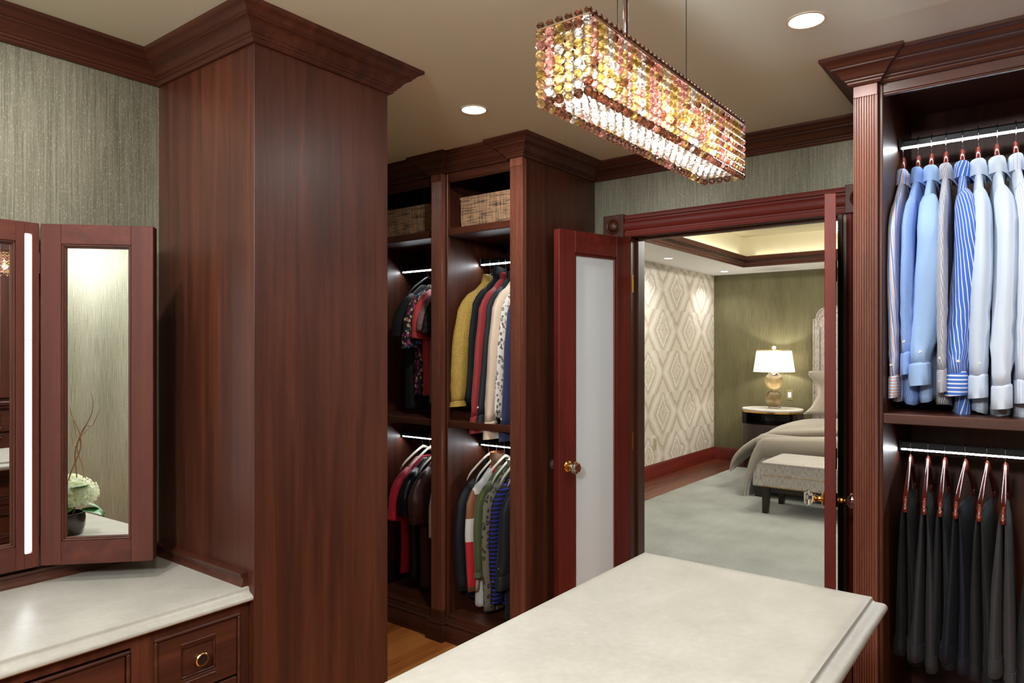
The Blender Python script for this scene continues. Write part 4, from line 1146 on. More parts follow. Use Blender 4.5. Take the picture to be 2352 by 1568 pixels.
    if collar:
        cm = collar_mat or mat
        m = MB(); n3 = 26
        prof = {'shirt': [(1.00, -.016, 0), (1.00, .010, 0), (.96, .040, 0), (.99, .044, 0), (1.10, .041, 0), (1.24, .016, .006), (1.30, -.012, .016), (1.27, -.014, .016), (1.16, .014, .004)],
                'band': [(1.05, -.016, 0), (1.0, .006, 0), (.97, .030, 0), (1.02, .034, 0), (1.08, .008, 0)],
                'funnel': [(1.12, -.022, 0), (1.05, .0, 0), (1.0, .055, 0), (1.1, .064, 0), (1.14, .02, 0)],
                'lapel': [(1.05, -.02, 0), (1.0, .01, 0), (1.0, .035, 0), (1.15, .03, 0), (1.45, -.04, .02), (1.4, -.045, .02)]}[collar]
        rs = []
        for (k, dz_, pt) in prof:
            ring = []
            for j in range(n3):
                a = 2 * PI * j / n3
                front = max(0, math.cos(a)) ** 6           # collar points on the +X side
                ring.append((collar_rx * k * math.cos(a) + pt * front, .052 * k * math.sin(a), neck + .004 + dz_ - (.030 * front if dz_ < .02 else .012 * front)))
            rs.append(ring)
        m.loft(rs, False)
        obj('collar', place(m, X, rz, yaw), cm, root, 60)
    return root

BTN = plain('pearl_button', lin(228, 222, 206), .25)
BTND = plain('gold_button', lin(206, 160, 84), .25, .9)
GSH = "dress shirts on the upper rod"
def shirt_cols(name, a, b_, extra=None, period=.012, w=.5, diag=0.0):
    return stripes(name, a, [(w, b_)] + (extra or []), period, diag)
S1 = stripes('orange_blue_stripe', lin(198, 212, 238), [(.22, lin(92, 128, 196)), (.42, lin(226, 232, 242)), (.62, lin(232, 164, 132)), (.78, lin(226, 232, 242)), (.9, lin(120, 152, 212))], .020, .10)
S2 = stripes('fine_blue_twill', lin(112, 150, 222), [(.55, lin(158, 188, 236))], .0045, .15)
S3 = fabric('sky_oxford', lin(158, 192, 236), .75, 1200, .05, .1, bumpk=0)
S4 = stripes('grey_pinstripe', lin(226, 228, 232), [(.5, lin(108, 112, 132))], .0046, .12)
S5 = stripes('bold_blue_stripe', lin(70, 116, 204), [(.62, lin(232, 236, 244)), (.84, lin(70, 116, 204))], .0130, .20)
S6 = fabric('pale_blue_poplin', lin(204, 220, 240), .75, 1200, .03, .1, bumpk=0)
S7 = fabric('ice_blue_poplin', lin(212, 225, 241), .75, 1200, .03, .1, bumpk=0)
S8 = stripes('white_blue_check', lin(222, 230, 242), [(.86, lin(150, 180, 224))], .012, 0)
S9 = fabric('mid_blue_oxford', lin(120, 156, 220), .75, 1200, .05, .1, bumpk=0)
def horiz(name, a, b_, period, w):       # cuff stripes run across
    m, nt, b = newmat(name)
    tc = nt.nodes.new('ShaderNodeTexCoord'); sx = nt.nodes.new('ShaderNodeSeparateXYZ'); nt.links.new(tc.outputs['Object'], sx.inputs[0])
    f = math_node(nt, 'FRACT', math_node(nt, 'MULTIPLY', sx.outputs['Z'], 1.0 / period))
    r = ramp(nt, f, [(0, a), (w, b_)], 'CONSTANT'); nt.links.new(r.outputs[0], b.inputs['Base Color']); b.inputs['Roughness'].default_value = .8; b.inputs['Specular IOR Level'].default_value = .25
    return m
H1 = horiz('orange_blue_stripe_cross', lin(206, 218, 240), lin(214, 160, 140), .010, .6)
H4 = horiz('grey_pinstripe_cross', lin(226, 228, 232), lin(108, 112, 132), .0046, .5)
H5 = horiz('bold_blue_stripe_cross', lin(70, 116, 204), lin(232, 236, 244), .0130, .64)
shirts = [
    (-.429, .005, S1, H1, 'dress shirt with orange and blue stripes, nearest the fluted pilaster', .017, .60, .0, .80, .0),
    (-.381, -.03, S2, S2, 'mid-blue fine twill dress shirt between the striped and the sky-blue shirt', .019, .52, .15, .81, .0),
    (-.340, .015, S3, S3, 'sky-blue oxford dress shirt with wide folded sleeve', .036, .555, .8, .80, .0),
    (-.296, .050, S4, H4, 'grey pinstriped dress shirt', .016, .575, .0, .81, .0),
    (-.247, .085, S5, H5, 'dress shirt with bold blue and white stripes', .036, .585, 1.0, .85, .0),
    (-.201, .090, S6, S6, 'pale blue dress shirt right of the bold striped one', .030, .59, .3, .83, .0),
    (-.148, .140, S7, S7, 'ice-blue dress shirt with the lowest cuff', .030, .62, .4, .84, .0),
    (-.096, .150, S8, S8, 'white and blue checked dress shirt at the picture\'s right edge', .026, .60, .2, .85, .0),
    (-.040, .160, S9, S9, 'blue dress shirt cut off by the picture\'s right edge', .026, .60, .2, .85, .0)]
for i, (x, yaw, mt, cm, lab, srx, sl, el, ln, bd) in enumerate(shirts):
    hanger(x, RZ['mu'], 'wood', 'glossy rosewood hanger holding the ' + lab.split(',')[0].replace(' with the lowest cuff', '').replace(" at the picture's right edge", '').replace(' between the striped and the sky-blue shirt', ''), 'wooden shirt hangers', yaw, -.052, .115, .170, (.162, .100))
    garment('dress_shirt', lab, 'shirt', GSH, x, RZ['mu'], mt, yaw, neck=-.142, drop=.115, sh=.195, length=ln - .024, collar_rx=.0185 if srx < .03 else .022, th=.020, sleeve=sl, srx=srx, sry=.060,
            cuff=cm, cuff_len=.066, collar='shirt', button=BTN, elbow=el, seed=40 + i, famp=.13, cuff_flare=1.02)

# trousers folded over wooden hangers
def trousers(X, rz, mat, yaw, label, ln, seed, spread=1.0):
    rnd = random.Random(seed); ph = rnd.random() * 6
    root = thing('trousers', label, 'trousers', (X, RODY, rz - ln), 'dark trousers on the lower rod')
    zb = -.176
    for sd in (-1, 1):
        m = MB(); rings = []
        n = 26
        for i in range(15):
            t = i / 14
            z = zb + .004 - (ln + .012 * sd) * t
            yc = -.055 + .012 * math.sin(ph + 2 * t) - .03 * t
            w = interp([(0, .145), (.1, .150), (.5, .135), (1, .122)], t)
            tx = interp([(0, .005), (.08, .008), (.5, .013 * spread), (.9, .017 * spread), (1, .0165 * spread)], t)
            xc = sd * interp([(0, .0045), (.1, .010), (.6, .016 * spread), (1, .019 * spread)], t) + .006 * math.sin(ph + 3 * t) * t
            ring = []
            for j in range(n):
                a = 2 * PI * j / n
                cx, sy = math.cos(a), math.sin(a)
                fx = math.copysign(abs(cx) ** .7, cx); fy = math.copysign(abs(sy) ** .9, sy)
                fo = 1 + .22 * t * math.sin(3 * a + ph + 2.5 * t + sd) + .12 * t * math.sin(5 * a - ph)
                ring.append((xc + fx * tx * fo, yc + fy * w, z))
            rings.append(ring)
        m.loft(rings)
        lg = obj('leg_panel', place(m, X, rz, yaw), mat, root, 1)
        m = MB(); zc = zb + .004 - (ln + .012 * sd)
        cr = []
        for (dz_, k) in ((.052, .98), (.052, 1.10), (.026, 1.13), (-.002, 1.12), (-.004, 1.02), (0, .9)):
            r0 = []
            for j in range(n):
                a = 2 * PI * j / n; cx, sy = math.cos(a), math.sin(a)
                fx = math.copysign(abs(cx) ** .7, cx); fy = math.copysign(abs(sy) ** .9, sy)
                fo = 1 + .22 * math.sin(3 * a + ph + 2.5 + sd) + .12 * math.sin(5 * a - ph)
                xc = sd * .019 * spread + .006 * math.sin(ph + 3)
                r0.append((xc + fx * (.0165 * spread * fo) * k + .0012 * math.copysign(1, cx) * (k - 1) * 10, -.055 + .012 * math.sin(ph + 2) - .03 + fy * (.122 * (1 + (k - 1) * .12)), zc + dz_))
            cr.append(r0)
        m.loft(cr, False)
        obj('turn_up', place(m, X, rz, yaw), mat, lg, 50)
    # the fold over the bar
    m = MB(); rings = []
    for i in range(11):
        a = PI * i / 10
        rings.append([((.0095) * math.cos(a) * s_, y, zb - .008 + .017 * math.sin(a) * s_ ** .5) for y, s_ in ((-.200, .4), (-.19, 1), (-.12, 1.1), (.0, 1.05), (.085, 1), (.095, .4))])
    m.loft(rings, False, False)
    obj('fold', place(m, X, rz, yaw), mat, root, 1)
    return root
TR = [(-.406, .06, fabric('black_wool', lin(8, 9, 11), .7, 900, .1, .02), 'black wool trousers nearest the wardrobe side panel', .53),
      (-.351, .065, fabric('charcoal_wool', lin(42, 41, 45), .7, 900, .1, .02), 'charcoal wool trousers with wide turn-ups', .535),
      (-.300, .04, fabric('dark_slate_wool', lin(24, 27, 31), .7, 900, .1, .02), 'dark slate trousers between the charcoal and the navy pair', .515),
      (-.238, -.05, fabric('navy_wool', lin(16, 18, 30), .65, 900, .1, .02), 'navy trousers with a bulging fold above the turn-up', .515),
      (-.175, -.045, fabric('graphite_wool', lin(30, 29, 31), .7, 900, .1, .02), 'graphite trousers hanging lower than the navy pair', .555),
      (-.124, .01, fabric('grey_flannel', lin(56, 55, 56), .75, 900, .1, .05), 'grey flannel trousers, lightest of the lower row', .525),
      (-.045, .01, fabric('dark_grey_wool', lin(34, 33, 35), .7, 900, .1, .02), 'dark grey trousers cut off by the picture\'s right edge', .56)]
for i, (x, yaw, mt, lab, ln) in enumerate(TR):
    hanger(x, RZ['ml'], 'wood', 'glossy rosewood hanger carrying the ' + lab.split(',')[0].replace(' hanging lower than the navy pair', ''), 'wooden trouser hangers', yaw, -.040, .115, .215)
    trousers(x, RZ['ml'], mt, yaw, lab, ln, 70 + i, 1.2)

# women's clothes
GWU, GWL = 'women\'s clothes on the upper rods', 'women\'s clothes on the lower rods'
def tweed(name, a, c):
    m, nt, b = newmat(name)
    tc = nt.nodes.new('ShaderNodeTexCoord'); sx = nt.nodes.new('ShaderNodeSeparateXYZ'); nt.links.new(tc.outputs['UV'], sx.inputs[0])
    p = .0085
    a_ = math_node(nt, 'SINE', math_node(nt, 'MULTIPLY', math_node(nt, 'ADD', sx.outputs['X'], math_node(nt, 'PINGPONG', sx.outputs['Y'], .01)), 2 * PI / p)); c_ = math_node(nt, 'SINE', math_node(nt, 'MULTIPLY', sx.outputs['Y'], 2 * PI / p))
    w = math_node(nt, 'ADD', math_node(nt, 'MULTIPLY', math_node(nt, 'MULTIPLY', a_, c_), .5), .5)
    nz = N(nt, 'ShaderNodeTexNoise', Scale=200.0, Detail=2.0); nt.links.new(tc.outputs['Object'], nz.inputs['Vector'])
    f = math_node(nt, 'ADD', math_node(nt, 'MULTIPLY', w, .6), math_node(nt, 'MULTIPLY', nz.outputs['Fac'], .5))
    r = ramp(nt, f, [(.3, a), (.7, c)]); nt.links.new(r.outputs[0], b.inputs['Base Color']); b.inputs['Roughness'].default_value = .6; bump(nt, b, w, .7, .003)
    return m
GOLDT = tweed('gold_tweed', lin(96, 68, 16), lin(220, 184, 88))
BLK = fabric('black_jersey', lin(15, 16, 19), .75, 700, .1, .04)
BLKS = fabric('black_satin', lin(20, 20, 24), .4, 700, .1, .1)
WRED = fabric('brick_red_crepe', lin(150, 46, 50), .6, 700, .05, .2)
CHAR = fabric('charcoal_crepe', lin(32, 33, 38), .6, 700, .06, .05)
CRM = fabric('cream_silk', lin(226, 206, 184), .5, 700, .03, .2)
NAVY = fabric('navy_denim', lin(48, 56, 96), .75, 900, .12, .2)
LEO = spots('white_leopard', lin(232, 228, 220), [lin(22, 20, 20)], 60, (.30, .44))
FLO = spots('multicolour_leopard', lin(34, 30, 36), [lin(206, 66, 128), lin(44, 142, 196), lin(206, 174, 140), lin(190, 60, 110), lin(226, 196, 160)], 62, (.34, .48))
COR = fabric('coral_red_jersey', lin(196, 62, 64), .6, 700, .05, .2)
MAU = fabric('mauve_crepe', lin(142, 108, 108), .65, 700, .05, .2)
FRG = spots('black_lace', lin(20, 19, 20), [lin(58, 52, 50)], 70, (.3, .5))
CRI = fabric('crimson_jersey', lin(184, 26, 52), .6, 700, .05, .2)
LTH = fabric('black_leather', lin(22, 23, 27), .32, 90, .1, .0, bumpk=.05)
BRN = fabric('brown_satin', lin(66, 36, 31), .36, 500, .08, .05)
PAT = patchwork('orange_patchwork', [lin(228, 226, 224), lin(226, 122, 62), lin(140, 92, 60), lin(196, 44, 52), lin(232, 168, 120), lin(226, 222, 216), lin(120, 84, 60)], .07, .115)
OLV = fabric('olive_crepe', lin(74, 88, 50), .6, 700, .05, .2)
GLEO = spots('grey_leopard', lin(112, 108, 94), [lin(30, 29, 27)], 46, (.34, .46))
BST = horiz('black_blue_stripe', lin(24, 24, 32), lin(44, 48, 170), .020, .74)
INK = fabric('ink_crepe', lin(18, 20, 30), .6, 700, .06, .04)

u, l = RZ['wu'], RZ['wl']
# upper bay beside the end panel
W1 = [(-2.372, -.12, GOLDT, 'gold tweed jacket, first in the upper bay', 'jacket', dict(neck=-.105, drop=.100, sleeve=.545, srx=.040, sry=.056, length=.60, th=.040, collar='lapel', splay=.055, sh=.175, famp=.06, cuff=GOLDT, cuff_len=.02, cuff_flare=1.15)),
      (-2.312, .0, BLK, 'black ruched blouse between the gold jacket and the red blouse', 'blouse', dict(neck=-.095, drop=.09, sleeve=.56, srx=.016, sry=.045, splay=.055, sh=.175, length=.62, th=.022, collar='funnel', famp=.10)),
      (-2.268, .01, WRED, 'brick-red long-sleeved blouse on the upper rod', 'blouse', dict(neck=-.100, drop=.10, sleeve=.62, srx=.026, sry=.055, length=.70, collar='band', splay=.055, sh=.175, cuff=WRED, cuff_len=.075, elbow=.3, famp=.12)),
      (-2.222, .02, CHAR, 'charcoal long-sleeved blouse with a white cuff button', 'blouse', dict(neck=-.100, drop=.10, sleeve=.61, srx=.024, sry=.052, length=.68, collar='band', splay=.055, sh=.175, cuff=CHAR, cuff_len=.06, button=BTN, elbow=.3)),
      (-2.176, .02, CRM, 'cream silk blouse with long sleeves', 'blouse', dict(neck=-.095, drop=.10, sleeve=.645, srx=.032, sry=.056, length=.70, collar='band', splay=.055, sh=.175, cuff=CRM, cuff_len=.075)),
      (-2.126, .03, LEO, 'white blouse with black leopard print', 'blouse', dict(neck=-.110, drop=.10, sleeve=.60, srx=.020, splay=.055, sh=.175, sry=.050, length=.68, collar='band')),
      (-2.088, .03, NAVY, 'navy denim shirt beside the end pilaster', 'shirt', dict(neck=-.110, drop=.11, sleeve=.64, srx=.026, sry=.052, length=.72, collar='shirt', splay=.055, sh=.175, cuff=NAVY, cuff_len=.06, button=BTN))]
for i, (x, yaw, mt, lab, cat, kw) in enumerate(W1):
    hanger(x, u, 'black' if i != 4 else 'velvet', 'slim hanger holding the ' + lab.split(',')[0].replace(' between the gold jacket and the red blouse', ''), 'slim hangers', yaw, -.055, .105, .165, (.118, .085))
    garment({'jacket': 'tweed_jacket', 'blouse': 'blouse', 'shirt': 'denim_shirt'}[cat], lab, cat, GWU, x, u, mt, yaw, seed=100 + i, **kw)
# upper bay next to the column
W2 = [(-2.838, .0, BLK, 'black short-sleeved dress, first in the bay next to the column', 'dress', dict(neck=-.100, drop=.095, sleeve=.22, srx=.038, sry=.066, length=.700, th=.034, sh=.19, famp=.10)),
      (-2.778, .03, FLO, 'multicoloured leopard-print dress with wide short sleeves', 'dress', dict(neck=-.100, drop=.095, sleeve=.27, srx=.040, sry=.062, length=.62, th=.030, sh=.18, famp=.10)),
      (-2.718, .04, COR, 'coral red short-sleeved dress on the upper rod', 'dress', dict(neck=-.092, drop=.095, sleeve=.235, srx=.036, sry=.060, length=.62, th=.026, sh=.18)),
      (-2.668, .04, MAU, 'mauve short-sleeved blouse behind the pilaster', 'blouse', dict(neck=-.10, drop=.095, sleeve=.17, srx=.030, sry=.060, length=.66, th=.024, sh=.18)),
      (-2.622, .04, FRG, 'black lace top half hidden by the pilaster', 'blouse', dict(neck=-.10, drop=.095, sleeve=.20, srx=.034, sry=.060, length=.60, th=.026, sh=.185))]
for i, (x, yaw, mt, lab, cat, kw) in enumerate(W2):
    hanger(x, u, 'black', 'slim black hanger holding the ' + lab.split(',')[0], 'slim hangers', yaw, -.050, .10, .165, None if i == 0 else (.112, .08))
    garment('dress' if cat == 'dress' else 'blouse', lab, cat, GWU, x, u, mt, yaw, seed=120 + i, **kw)
# lower bay next to the column
W3 = [(-2.880, .0, CRI, 'crimson short-sleeved top on an ivory hanger', 'blouse', dict(neck=-.110, drop=.095, sleeve=.25, srx=.030, sry=.058, length=.64, th=.022, sh=.19, famp=.10)),
      (-2.822, .03, LTH, 'black leather dress with short flared sleeves', 'dress', dict(neck=-.110, drop=.095, sleeve=.22, srx=.040, sry=.064, length=.66, th=.030, sh=.18, famp=.08)),
      (-2.735, .03, BRN, 'brown satin blouse with gathered puff sleeves', 'blouse', dict(neck=-.105, drop=.095, sleeve=.26, srx=.036, sry=.056, length=.70, th=.036, sh=.175, puff=.35, famp=.20, folds=7)),
      (-2.655, .03, BLK, 'black sleeveless dress between the brown blouse and the pilaster', 'dress', dict(neck=-.105, drop=.095, sleeve=0, length=.70, th=.036, sh=.17)),
      (-2.592, .03, CRM, 'cream top half hidden by the pilaster', 'blouse', dict(neck=-.105, drop=.095, sleeve=.30, srx=.03, sry=.055, length=.58, th=.026, sh=.18))]
for i, (x, yaw, mt, lab, cat, kw) in enumerate(W3):
    hanger(x, l, 'velvet', 'ivory velvet hanger holding the ' + lab.split(' on an')[0], 'ivory velvet hangers', yaw, -.052, .10, .185)
    garment('dress' if cat == 'dress' else 'blouse', lab, cat, GWL, x, l, mt, yaw, seed=140 + i, **kw)
# lower bay beside the end panel
W4 = [(-2.385, .0, INK, 'ink-blue long-sleeved blouse, first in the lower bay', 'blouse', dict(neck=-.115, drop=.10, sleeve=.52, srx=.030, sry=.055, length=.66, th=.024, collar='band')),
      (-2.330, .03, PAT, 'orange and white patchwork dress', 'dress', dict(neck=-.105, drop=.10, sleeve=.525, srx=.028, sry=.058, length=.70, th=.030, collar='funnel', cuff_flare=1.1)),
      (-2.277, .04, OLV, 'olive green blouse on an ivory hanger', 'blouse', dict(neck=-.105, drop=.10, sleeve=.42, srx=.027, sry=.055, length=.60, th=.024, cuff=OLV, cuff_len=.02)),
      (-2.228, .05, GLEO, 'grey leopard-print blouse with long sleeves', 'blouse', dict(neck=-.105, drop=.10, sleeve=.60, srx=.028, sry=.056, length=.69, th=.030, collar='band')),
      (-2.178, .05, BST, 'black and blue striped blouse', 'blouse', dict(neck=-.110, drop=.10, sleeve=.48, srx=.026, sry=.052, length=.66, th=.024, collar='band', button=BTND, cuff=BST)),
      (-2.128, .05, CHAR, 'charcoal blouse with rolled sleeve tab beside the end pilaster', 'blouse', dict(neck=-.120, drop=.10, sleeve=.40, srx=.030, sry=.056, length=.72, th=.030, collar='band', button=BTND, cuff=CHAR, cuff_len=.06, elbow=.5))]
for i, (x, yaw, mt, lab, cat, kw) in enumerate(W4):
    hanger(x, l, 'velvet', 'ivory velvet hanger holding the ' + lab.split(',')[0].split(' on an')[0].split(' beside')[0], 'ivory velvet hangers', yaw, -.052, .10, .185)
    garment('dress' if cat == 'dress' else 'blouse', lab, cat, GWL, x, l, mt, yaw, seed=160 + i, **kw)

# ------------------------------------------------------------------ bedroom furniture
# bench
bn = thing('upholstered_bench', 'silver-grey upholstered bench with nailhead trim at the foot of the bed', 'bench', (-1.4, 6.52, .012))
bX0, bX1, bY0, bY1 = -2.035, -.75, 6.27, 6.80
obj('seat_box', MB().box(bX0, bX1, bY0, bY1, .245, .455, .012), CHEN, bn, 30)
m = MB(); rings = []
for (o_, z) in ((.0, .440), (-.004, .452), (-.003, .462), (.006, .470), (.03, .484), (.10, .496), (.2, .5)):
    rings.append(rrect(bX0 + o_, bX1 - o_, bY0 + o_, bY1 - o_, z))
obj('seat_cushion', m.loft(rings), CHEN, bn, 40)
obj('rail', MB().box(bX0 + .03, bX1 - .03, bY0 + .02, bY1 - .02, .20, .246, .004), BLACKWOOD, bn)
for lx in (bX0, bX1 - .065):
    for ly in (bY0, bY1 - .065):
        m = MB(); ox = .02 if lx == bX0 else -.02
        m.loft([rrect(lx, lx + .065, ly, ly + .065, .248), rrect(lx + (0 if ox > 0 else .02), lx + .065 - (.02 if ox > 0 else 0), ly + .008, ly + .055, .012)])
        obj('leg', m, BLACKWOOD, bn)
nm = MB()
def nail(x, y, z, ax): nm.lathe([(.0062, 0), (.0045, .003), (.0005, .0042)], (x, y, z), ax, 6, False)
xx = bX0 + .008
while xx < bX1:
    for z in (.252, .352):
        c = len(nm.v); nail(xx, bY0 + .001, z, 'y'); nm.v[c:] = [(p[0], 2 * (bY0 + .001) - p[1], p[2]) for p in nm.v[c:]]
    xx += .0165
obj('nailhead_trim', nm, BRASS, bn, kind='stuff')

# bed
BL, BR_, BFt, BHd = -2.345, -.55, 6.93, 8.88
bd = thing('bed', 'upholstered bed with grey linen bedding and studded headboard', 'bed', (-1.45, 7.9, .012))
obj('base', MB().box(BL, BR_, BFt, BHd, .115, .44, .012), CHEN, bd, 30)
for lx in (BL + .01, BR_ - .09):
    for ly in (BFt + .01, BHd - .1):
        obj('leg', MB().loft([rrect(lx, lx + .09, ly, ly + .09, .118), rrect(lx + .012, lx + .075, ly + .012, ly + .075, .012)]), BLACKWOOD, bd)
obj('mattress', MB().box(BL + .02, BR_ - .02, BFt + .03, BHd, .44, .62, .04), LINEN, bd, 40)
# headboard: winged outline with a curved top
def hb(o_):
    pts = [(-2.282 + o_, .30), (-2.282 + o_, 1.82 - o_)]
    for k in range(9):
        a = PI / 2 * k / 8
        pts.append((-2.13 + o_ * .4 - .12 * math.cos(a) + .0, 1.83 - o_ + .12 * math.sin(a) * 1.1))
    for k in range(1, 8):
        t = k / 8
        pts.append((-2.13 + t * .7, 1.962 - o_ + .13 * sm(t)))
    R_ = [(-2 * 1.43 - x, z) for x, z in reversed(pts)]
    return pts + R_
hp = hb(0)
obj('headboard', MB().prism(hp, 'y', 8.90, 9.02), CHEN, bd)
ip = hb(.095); ip = [(x, max(z, .5)) for x, z in ip]
obj('headboard_panel', MB().prism(ip, 'y', 8.885, 8.905), CHEN, bd)
nm = MB()
def studs(poly, y):
    for (a, b_) in zip(poly, poly[1:]):
        Lg = math.hypot(b_[0] - a[0], b_[1] - a[1]); n = int(Lg / .021)
        for k in range(n):
            t = k / n; x_, z_ = a[0] + (b_[0] - a[0]) * t, a[1] + (b_[1] - a[1]) * t
            if x_ > -1.6 or z_ < .62: continue
            nm.add([(x_ - .007, y, z_), (x_, y, z_ - .007), (x_ + .007, y, z_), (x_, y, z_ + .007), (x_, y - .005, z_)], [(0, 1, 4), (1, 2, 4), (2, 3, 4), (3, 0, 4)])
studs([(x + .018, z - .012) for x, z in hp], 8.899); studs([(x - .012, z + .012) for x, z in ip], 8.899)
obj('nailhead_trim', nm, plain('bronze_nail', lin(96, 82, 66), .35, .9), bd, kind='stuff')

def drape(x_flat, top, y0, y1, out, fall, thick, seed, corner=0.0, right=-.45):
    """bedding laid over the bed: flat on top, rolling over the left edge; hangs lower at the foot corner"""
    rnd = random.Random(seed); ph = rnd.random() * 6
    nx, ny_ = 40, 16
    def P(i, j):
        s = i / nx; t = j / ny_
        y = y0 + (y1 - y0) * t
        Lf = abs(right - x_flat); Ls = fall + corner * (1 - t) ** 2.0
        d = s * (Lf + Ls)
        zt = top + .010 * math.sin(ph + 7 * t + 5 * s) + .012 * math.sin(11 * s + ph)
        if j == 0: zt -= .0
        if d < Lf:
            x = right - d; k = d / Lf
            z = zt - .05 * max(0, (k - .55) / .45) ** 2
        else:
            q = min(1.0, max(0.0, (d - Lf) / max(.001, Ls))); a = min(1, q * 1.8) * PI * .42
            x = x_flat - out * (1 - (1 - q) ** 1.6) * (1 + .35 * (1 - t)) - .02 * math.sin(6 * t + ph) * q
            z = zt - .05 - (Ls - out * .25) * (q ** 1.25)
        yy_ = y - .02 * math.sin(9 * s + ph) * (1 - t)
        return Vector((x, yy_, z))
    m = MB(); top_ = []
    g = [[P(i, j) for i in range(nx + 1)] for j in range(ny_ + 1)]
    rows = []
    for j in range(ny_ + 1): rows.append([p for p in g[j]])
    # roll the front edge down as a rounded hem
    front = []
    for dz_, dy in ((-thick, .012), (-thick * .8, -.006), (-thick * .45, -.016), (-thick * .15, -.010)):
        front.append([p + Vector((0, dy, dz_)) for p in g[0]])
    rows = front + rows
    back = [[p + Vector((0, 0, -thick * .5)) for p in g[ny_]]]
    under = [[p + Vector((.012, 0, -thick * .9)) for p in g[j]] for j in range(ny_, -1, -4)]
    m.loft(rows + under, False, False)
    return m
obj('duvet', drape(-2.24, .640, 6.895, 8.40, .13, .26, .19, 5, .26), LINEN, bd, 1, label='grey linen duvet hanging over the corner of the bed')
obj('folded_coverlet', drape(-2.16, .715, 7.08, 8.38, .34, .24, .075, 9, .26), LINEN, bd, 1, label='folded grey linen coverlet')
# pillow sham standing against the headboard with a flared wing
m = MB(); rings = []
for i in range(13):
    t = i / 12; z = .70 + .50 * t
    xl = -2.30 + interp([(0, -.02), (.15, .06), (.45, .13), (.7, .12), (.86, .03), (.95, .0), (1, .02)], t)
    yt = 8.62 + .10 * t
    dth = interp([(0, .10), (.5, .11), (.8, .07), (1, .02)], t)
    rings.append([(xl, yt, z), (xl + .06, yt - dth * .7, z + .01), (xl + .2, yt - dth, z + .015), (-1.5, yt - dth, z + .01), (-1.4, yt, z), (-1.5, yt + .05, z), (xl + .06, yt + .06, z)])
obj('pillow_sham', m.loft(rings), LINEN, bd, 1, label='grey linen pillow leaning on the headboard')

# nightstand
ns = thing('nightstand', 'dark round-fronted nightstand with white marble top beside the bed', 'nightstand', (-2.66, 8.72, 0))
def ell(rx, ry, z, n=40, cx=-2.702, cy=8.72): return [(cx + rx * math.copysign(abs(math.cos(2 * PI * k / n)) ** .85, math.cos(2 * PI * k / n)), min(9.03, cy + ry * math.sin(2 * PI * k / n)), z) for k in range(n)]
obj('marble_top', MB().loft([ell(.352, .30, .715), ell(.356, .304, .720), ell(.356, .304, .736), ell(.352, .30, .740)]), MARBLE, ns, 40)
obj('brass_band', MB().loft([ell(.350, .298, .694), ell(.353, .301, .696), ell(.353, .301, .715), ell(.34, .29, .715)]), BRASS, ns, 40)
obj('body', MB().loft([ell(.335, .285, .02), ell(.338, .288, .03), ell(.338, .288, .55), ell(.335, .285, .555)]), BLACKWOOD, ns, 40)
obj('niche_back', MB().loft([ell(.338, .288, .55)[2:19][::-1] and [(p[0], p[1], .553) for p in ell(.33, .28, 0)[1:20]], [(p[0], p[1], .694) for p in ell(.33, .28, 0)[1:20]]], False, False), BLACKWOOD, ns)
for sx_ in (-1, 1):
    obj('upright', MB().box(-2.702 + sx_ * .30 - .03, -2.702 + sx_ * .30 + .03, 8.58, 8.86, .55, .696, .01), BLACKWOOD, ns)
obj('foot_plinth', MB().loft([ell(.31, .26, 0), ell(.31, .26, .022)]), BLACKWOOD, ns)

# table lamp
LX, LY, LZ = -2.690, 8.74, .740
lp = thing('table_lamp', 'gold ribbed glass double-globe table lamp with white drum shade', 'lamp', (LX, LY, LZ))
obj('base', MB().box(LX - .065, LX + .065, LY - .065, LY + .065, LZ, LZ + .022, .003), GLASS, lp)
def ribbed(cz, r):
    rings = []; ns_ = 48
    for i in range(1, 16):
        a = -PI / 2 + PI * i / 16
        rings.append([(LX + r * math.cos(a) * (1 + .035 * math.cos(12 * 2 * PI * k / ns_)) * math.cos(2 * PI * k / ns_), LY + r * math.cos(a) * (1 + .035 * math.cos(12 * 2 * PI * k / ns_)) * math.sin(2 * PI * k / ns_), cz + r * math.sin(a)) for k in range(ns_)])
    return MB().loft(rings)
obj('glass_globe', ribbed(LZ + .022 + .100, .100), LAMPGLASS, lp, 1)
obj('glass_globe', ribbed(LZ + .022 + .312, .104), LAMPGLASS, lp, 1)
obj('brass_neck', MB().lathe([(.012, 0), (.022, .004), (.022, .012), (.012, .016)], (LX, LY, LZ + .207), 'z', 20).lathe([(.018, .0), (.010, .01), (.010, .05), (.016, .06), (.016, .10)], (LX, LY, LZ + .436), 'z', 16), GOLD, lp, 40)
sh_ = obj('shade', MB().lathe([(.240, 0), (.202, .262), (.199, .262), (.237, 0)], (LX, LY, LZ + .445), 'z', 48, False), SHADE, lp, 40)
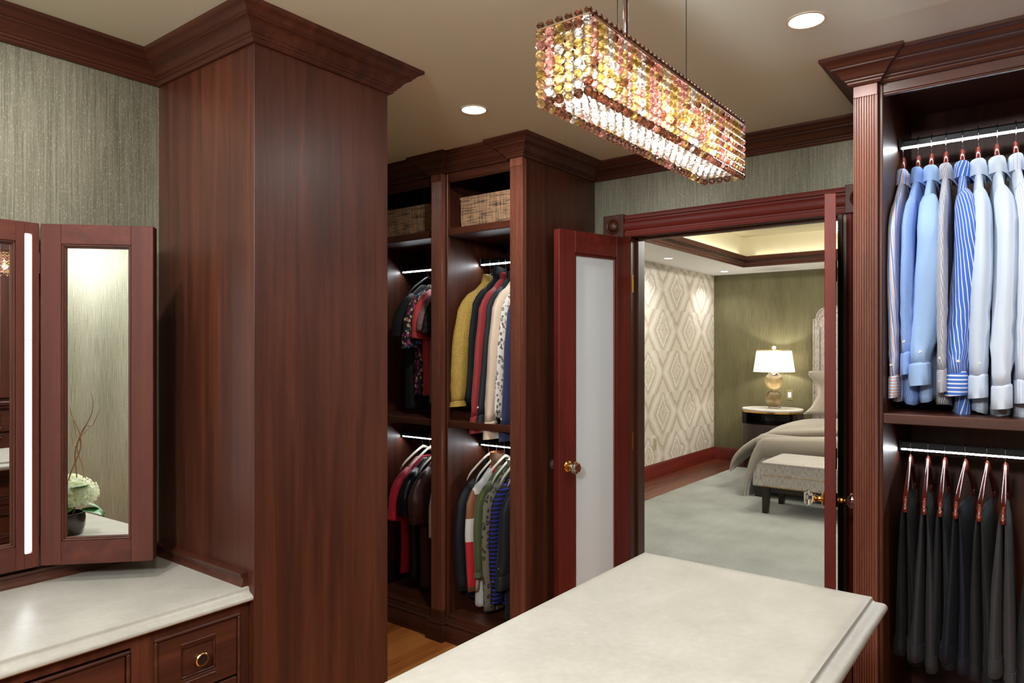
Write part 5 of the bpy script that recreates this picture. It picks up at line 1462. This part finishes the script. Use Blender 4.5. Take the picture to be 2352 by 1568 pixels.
obj('shade_trim', MB().lathe([(.203, .258), (.2045, .258), (.2035, .266), (.199, .266)], (LX, LY, LZ + .445), 'z', 48, False), GOLD, sh_)
obj('finial', MB().lathe([(.004, .24), (.004, .275), (.018, .280), (.026, .292), (.024, .306), (.012, .316), (.0005, .318)], (LX, LY, LZ + .445), 'z', 16), CREAM, lp, 1)
obj('spider', MB().tube([(LX - .2, LY, LZ + .70), (LX + .2, LY, LZ + .70)], .002, 6).tube([(LX, LY, LZ + .5), (LX, LY, LZ + .70)], .003, 6), BRASS, lp)
obj('pull_chain', MB().tube([(LX - .06, LY - .02, LZ + .53), (LX - .06, LY - .02, LZ + .435)], .001, 5).lathe([(.0005, -.006), (.006, 0), (.0005, .006)], (LX - .06, LY - .02, LZ + .430), 'z', 8), GOLD, lp)
obj('pull_chain', MB().tube([(LX + .06, LY - .02, LZ + .53), (LX + .06, LY - .02, LZ + .435)], .001, 5).lathe([(.0005, -.006), (.006, 0), (.0005, .006)], (LX + .06, LY - .02, LZ + .430), 'z', 8), GOLD, lp)
ld = bpy.data.lights.new('table_lamp_bulb', 'POINT'); ld.energy = 12.0; ld.color = (1.0, .92, .80); ld.shadow_soft_size = .035
lo = bpy.data.objects.new('table_lamp_bulb', ld); COL.objects.link(lo); lo.parent = lp; lo.location = (0, 0, .445 + .13)

# wall plates
sp = thing('light_switch', 'light switch plate on the olive wall beside the lamp', 'switch', (-2.592, BY1, .89))
obj('plate', MB().box(-2.632, -2.552, BY1 - .006, BY1, .828, .954, .002), plain('bronze_plate', lin(150, 140, 108), .4, .6), sp)
obj('rocker', MB().box(-2.612, -2.572, BY1 - .010, BY1 - .005, .858, .924, .002), WHITE, sp)
op = thing('wall_outlet', 'outlet plate low on the damask wall', 'outlet', (BX0, 7.29, .39))
obj('plate', MB().box(BX0, BX0 + .006, 7.25, 7.33, .325, .455, .002), plain('beige_plate', lin(196, 182, 156), .5), op)
obj('socket', MB().box(BX0 + .005, BX0 + .008, 7.272, 7.308, .345, .435, .002), plain('beige_socket', lin(176, 160, 134), .5), op)
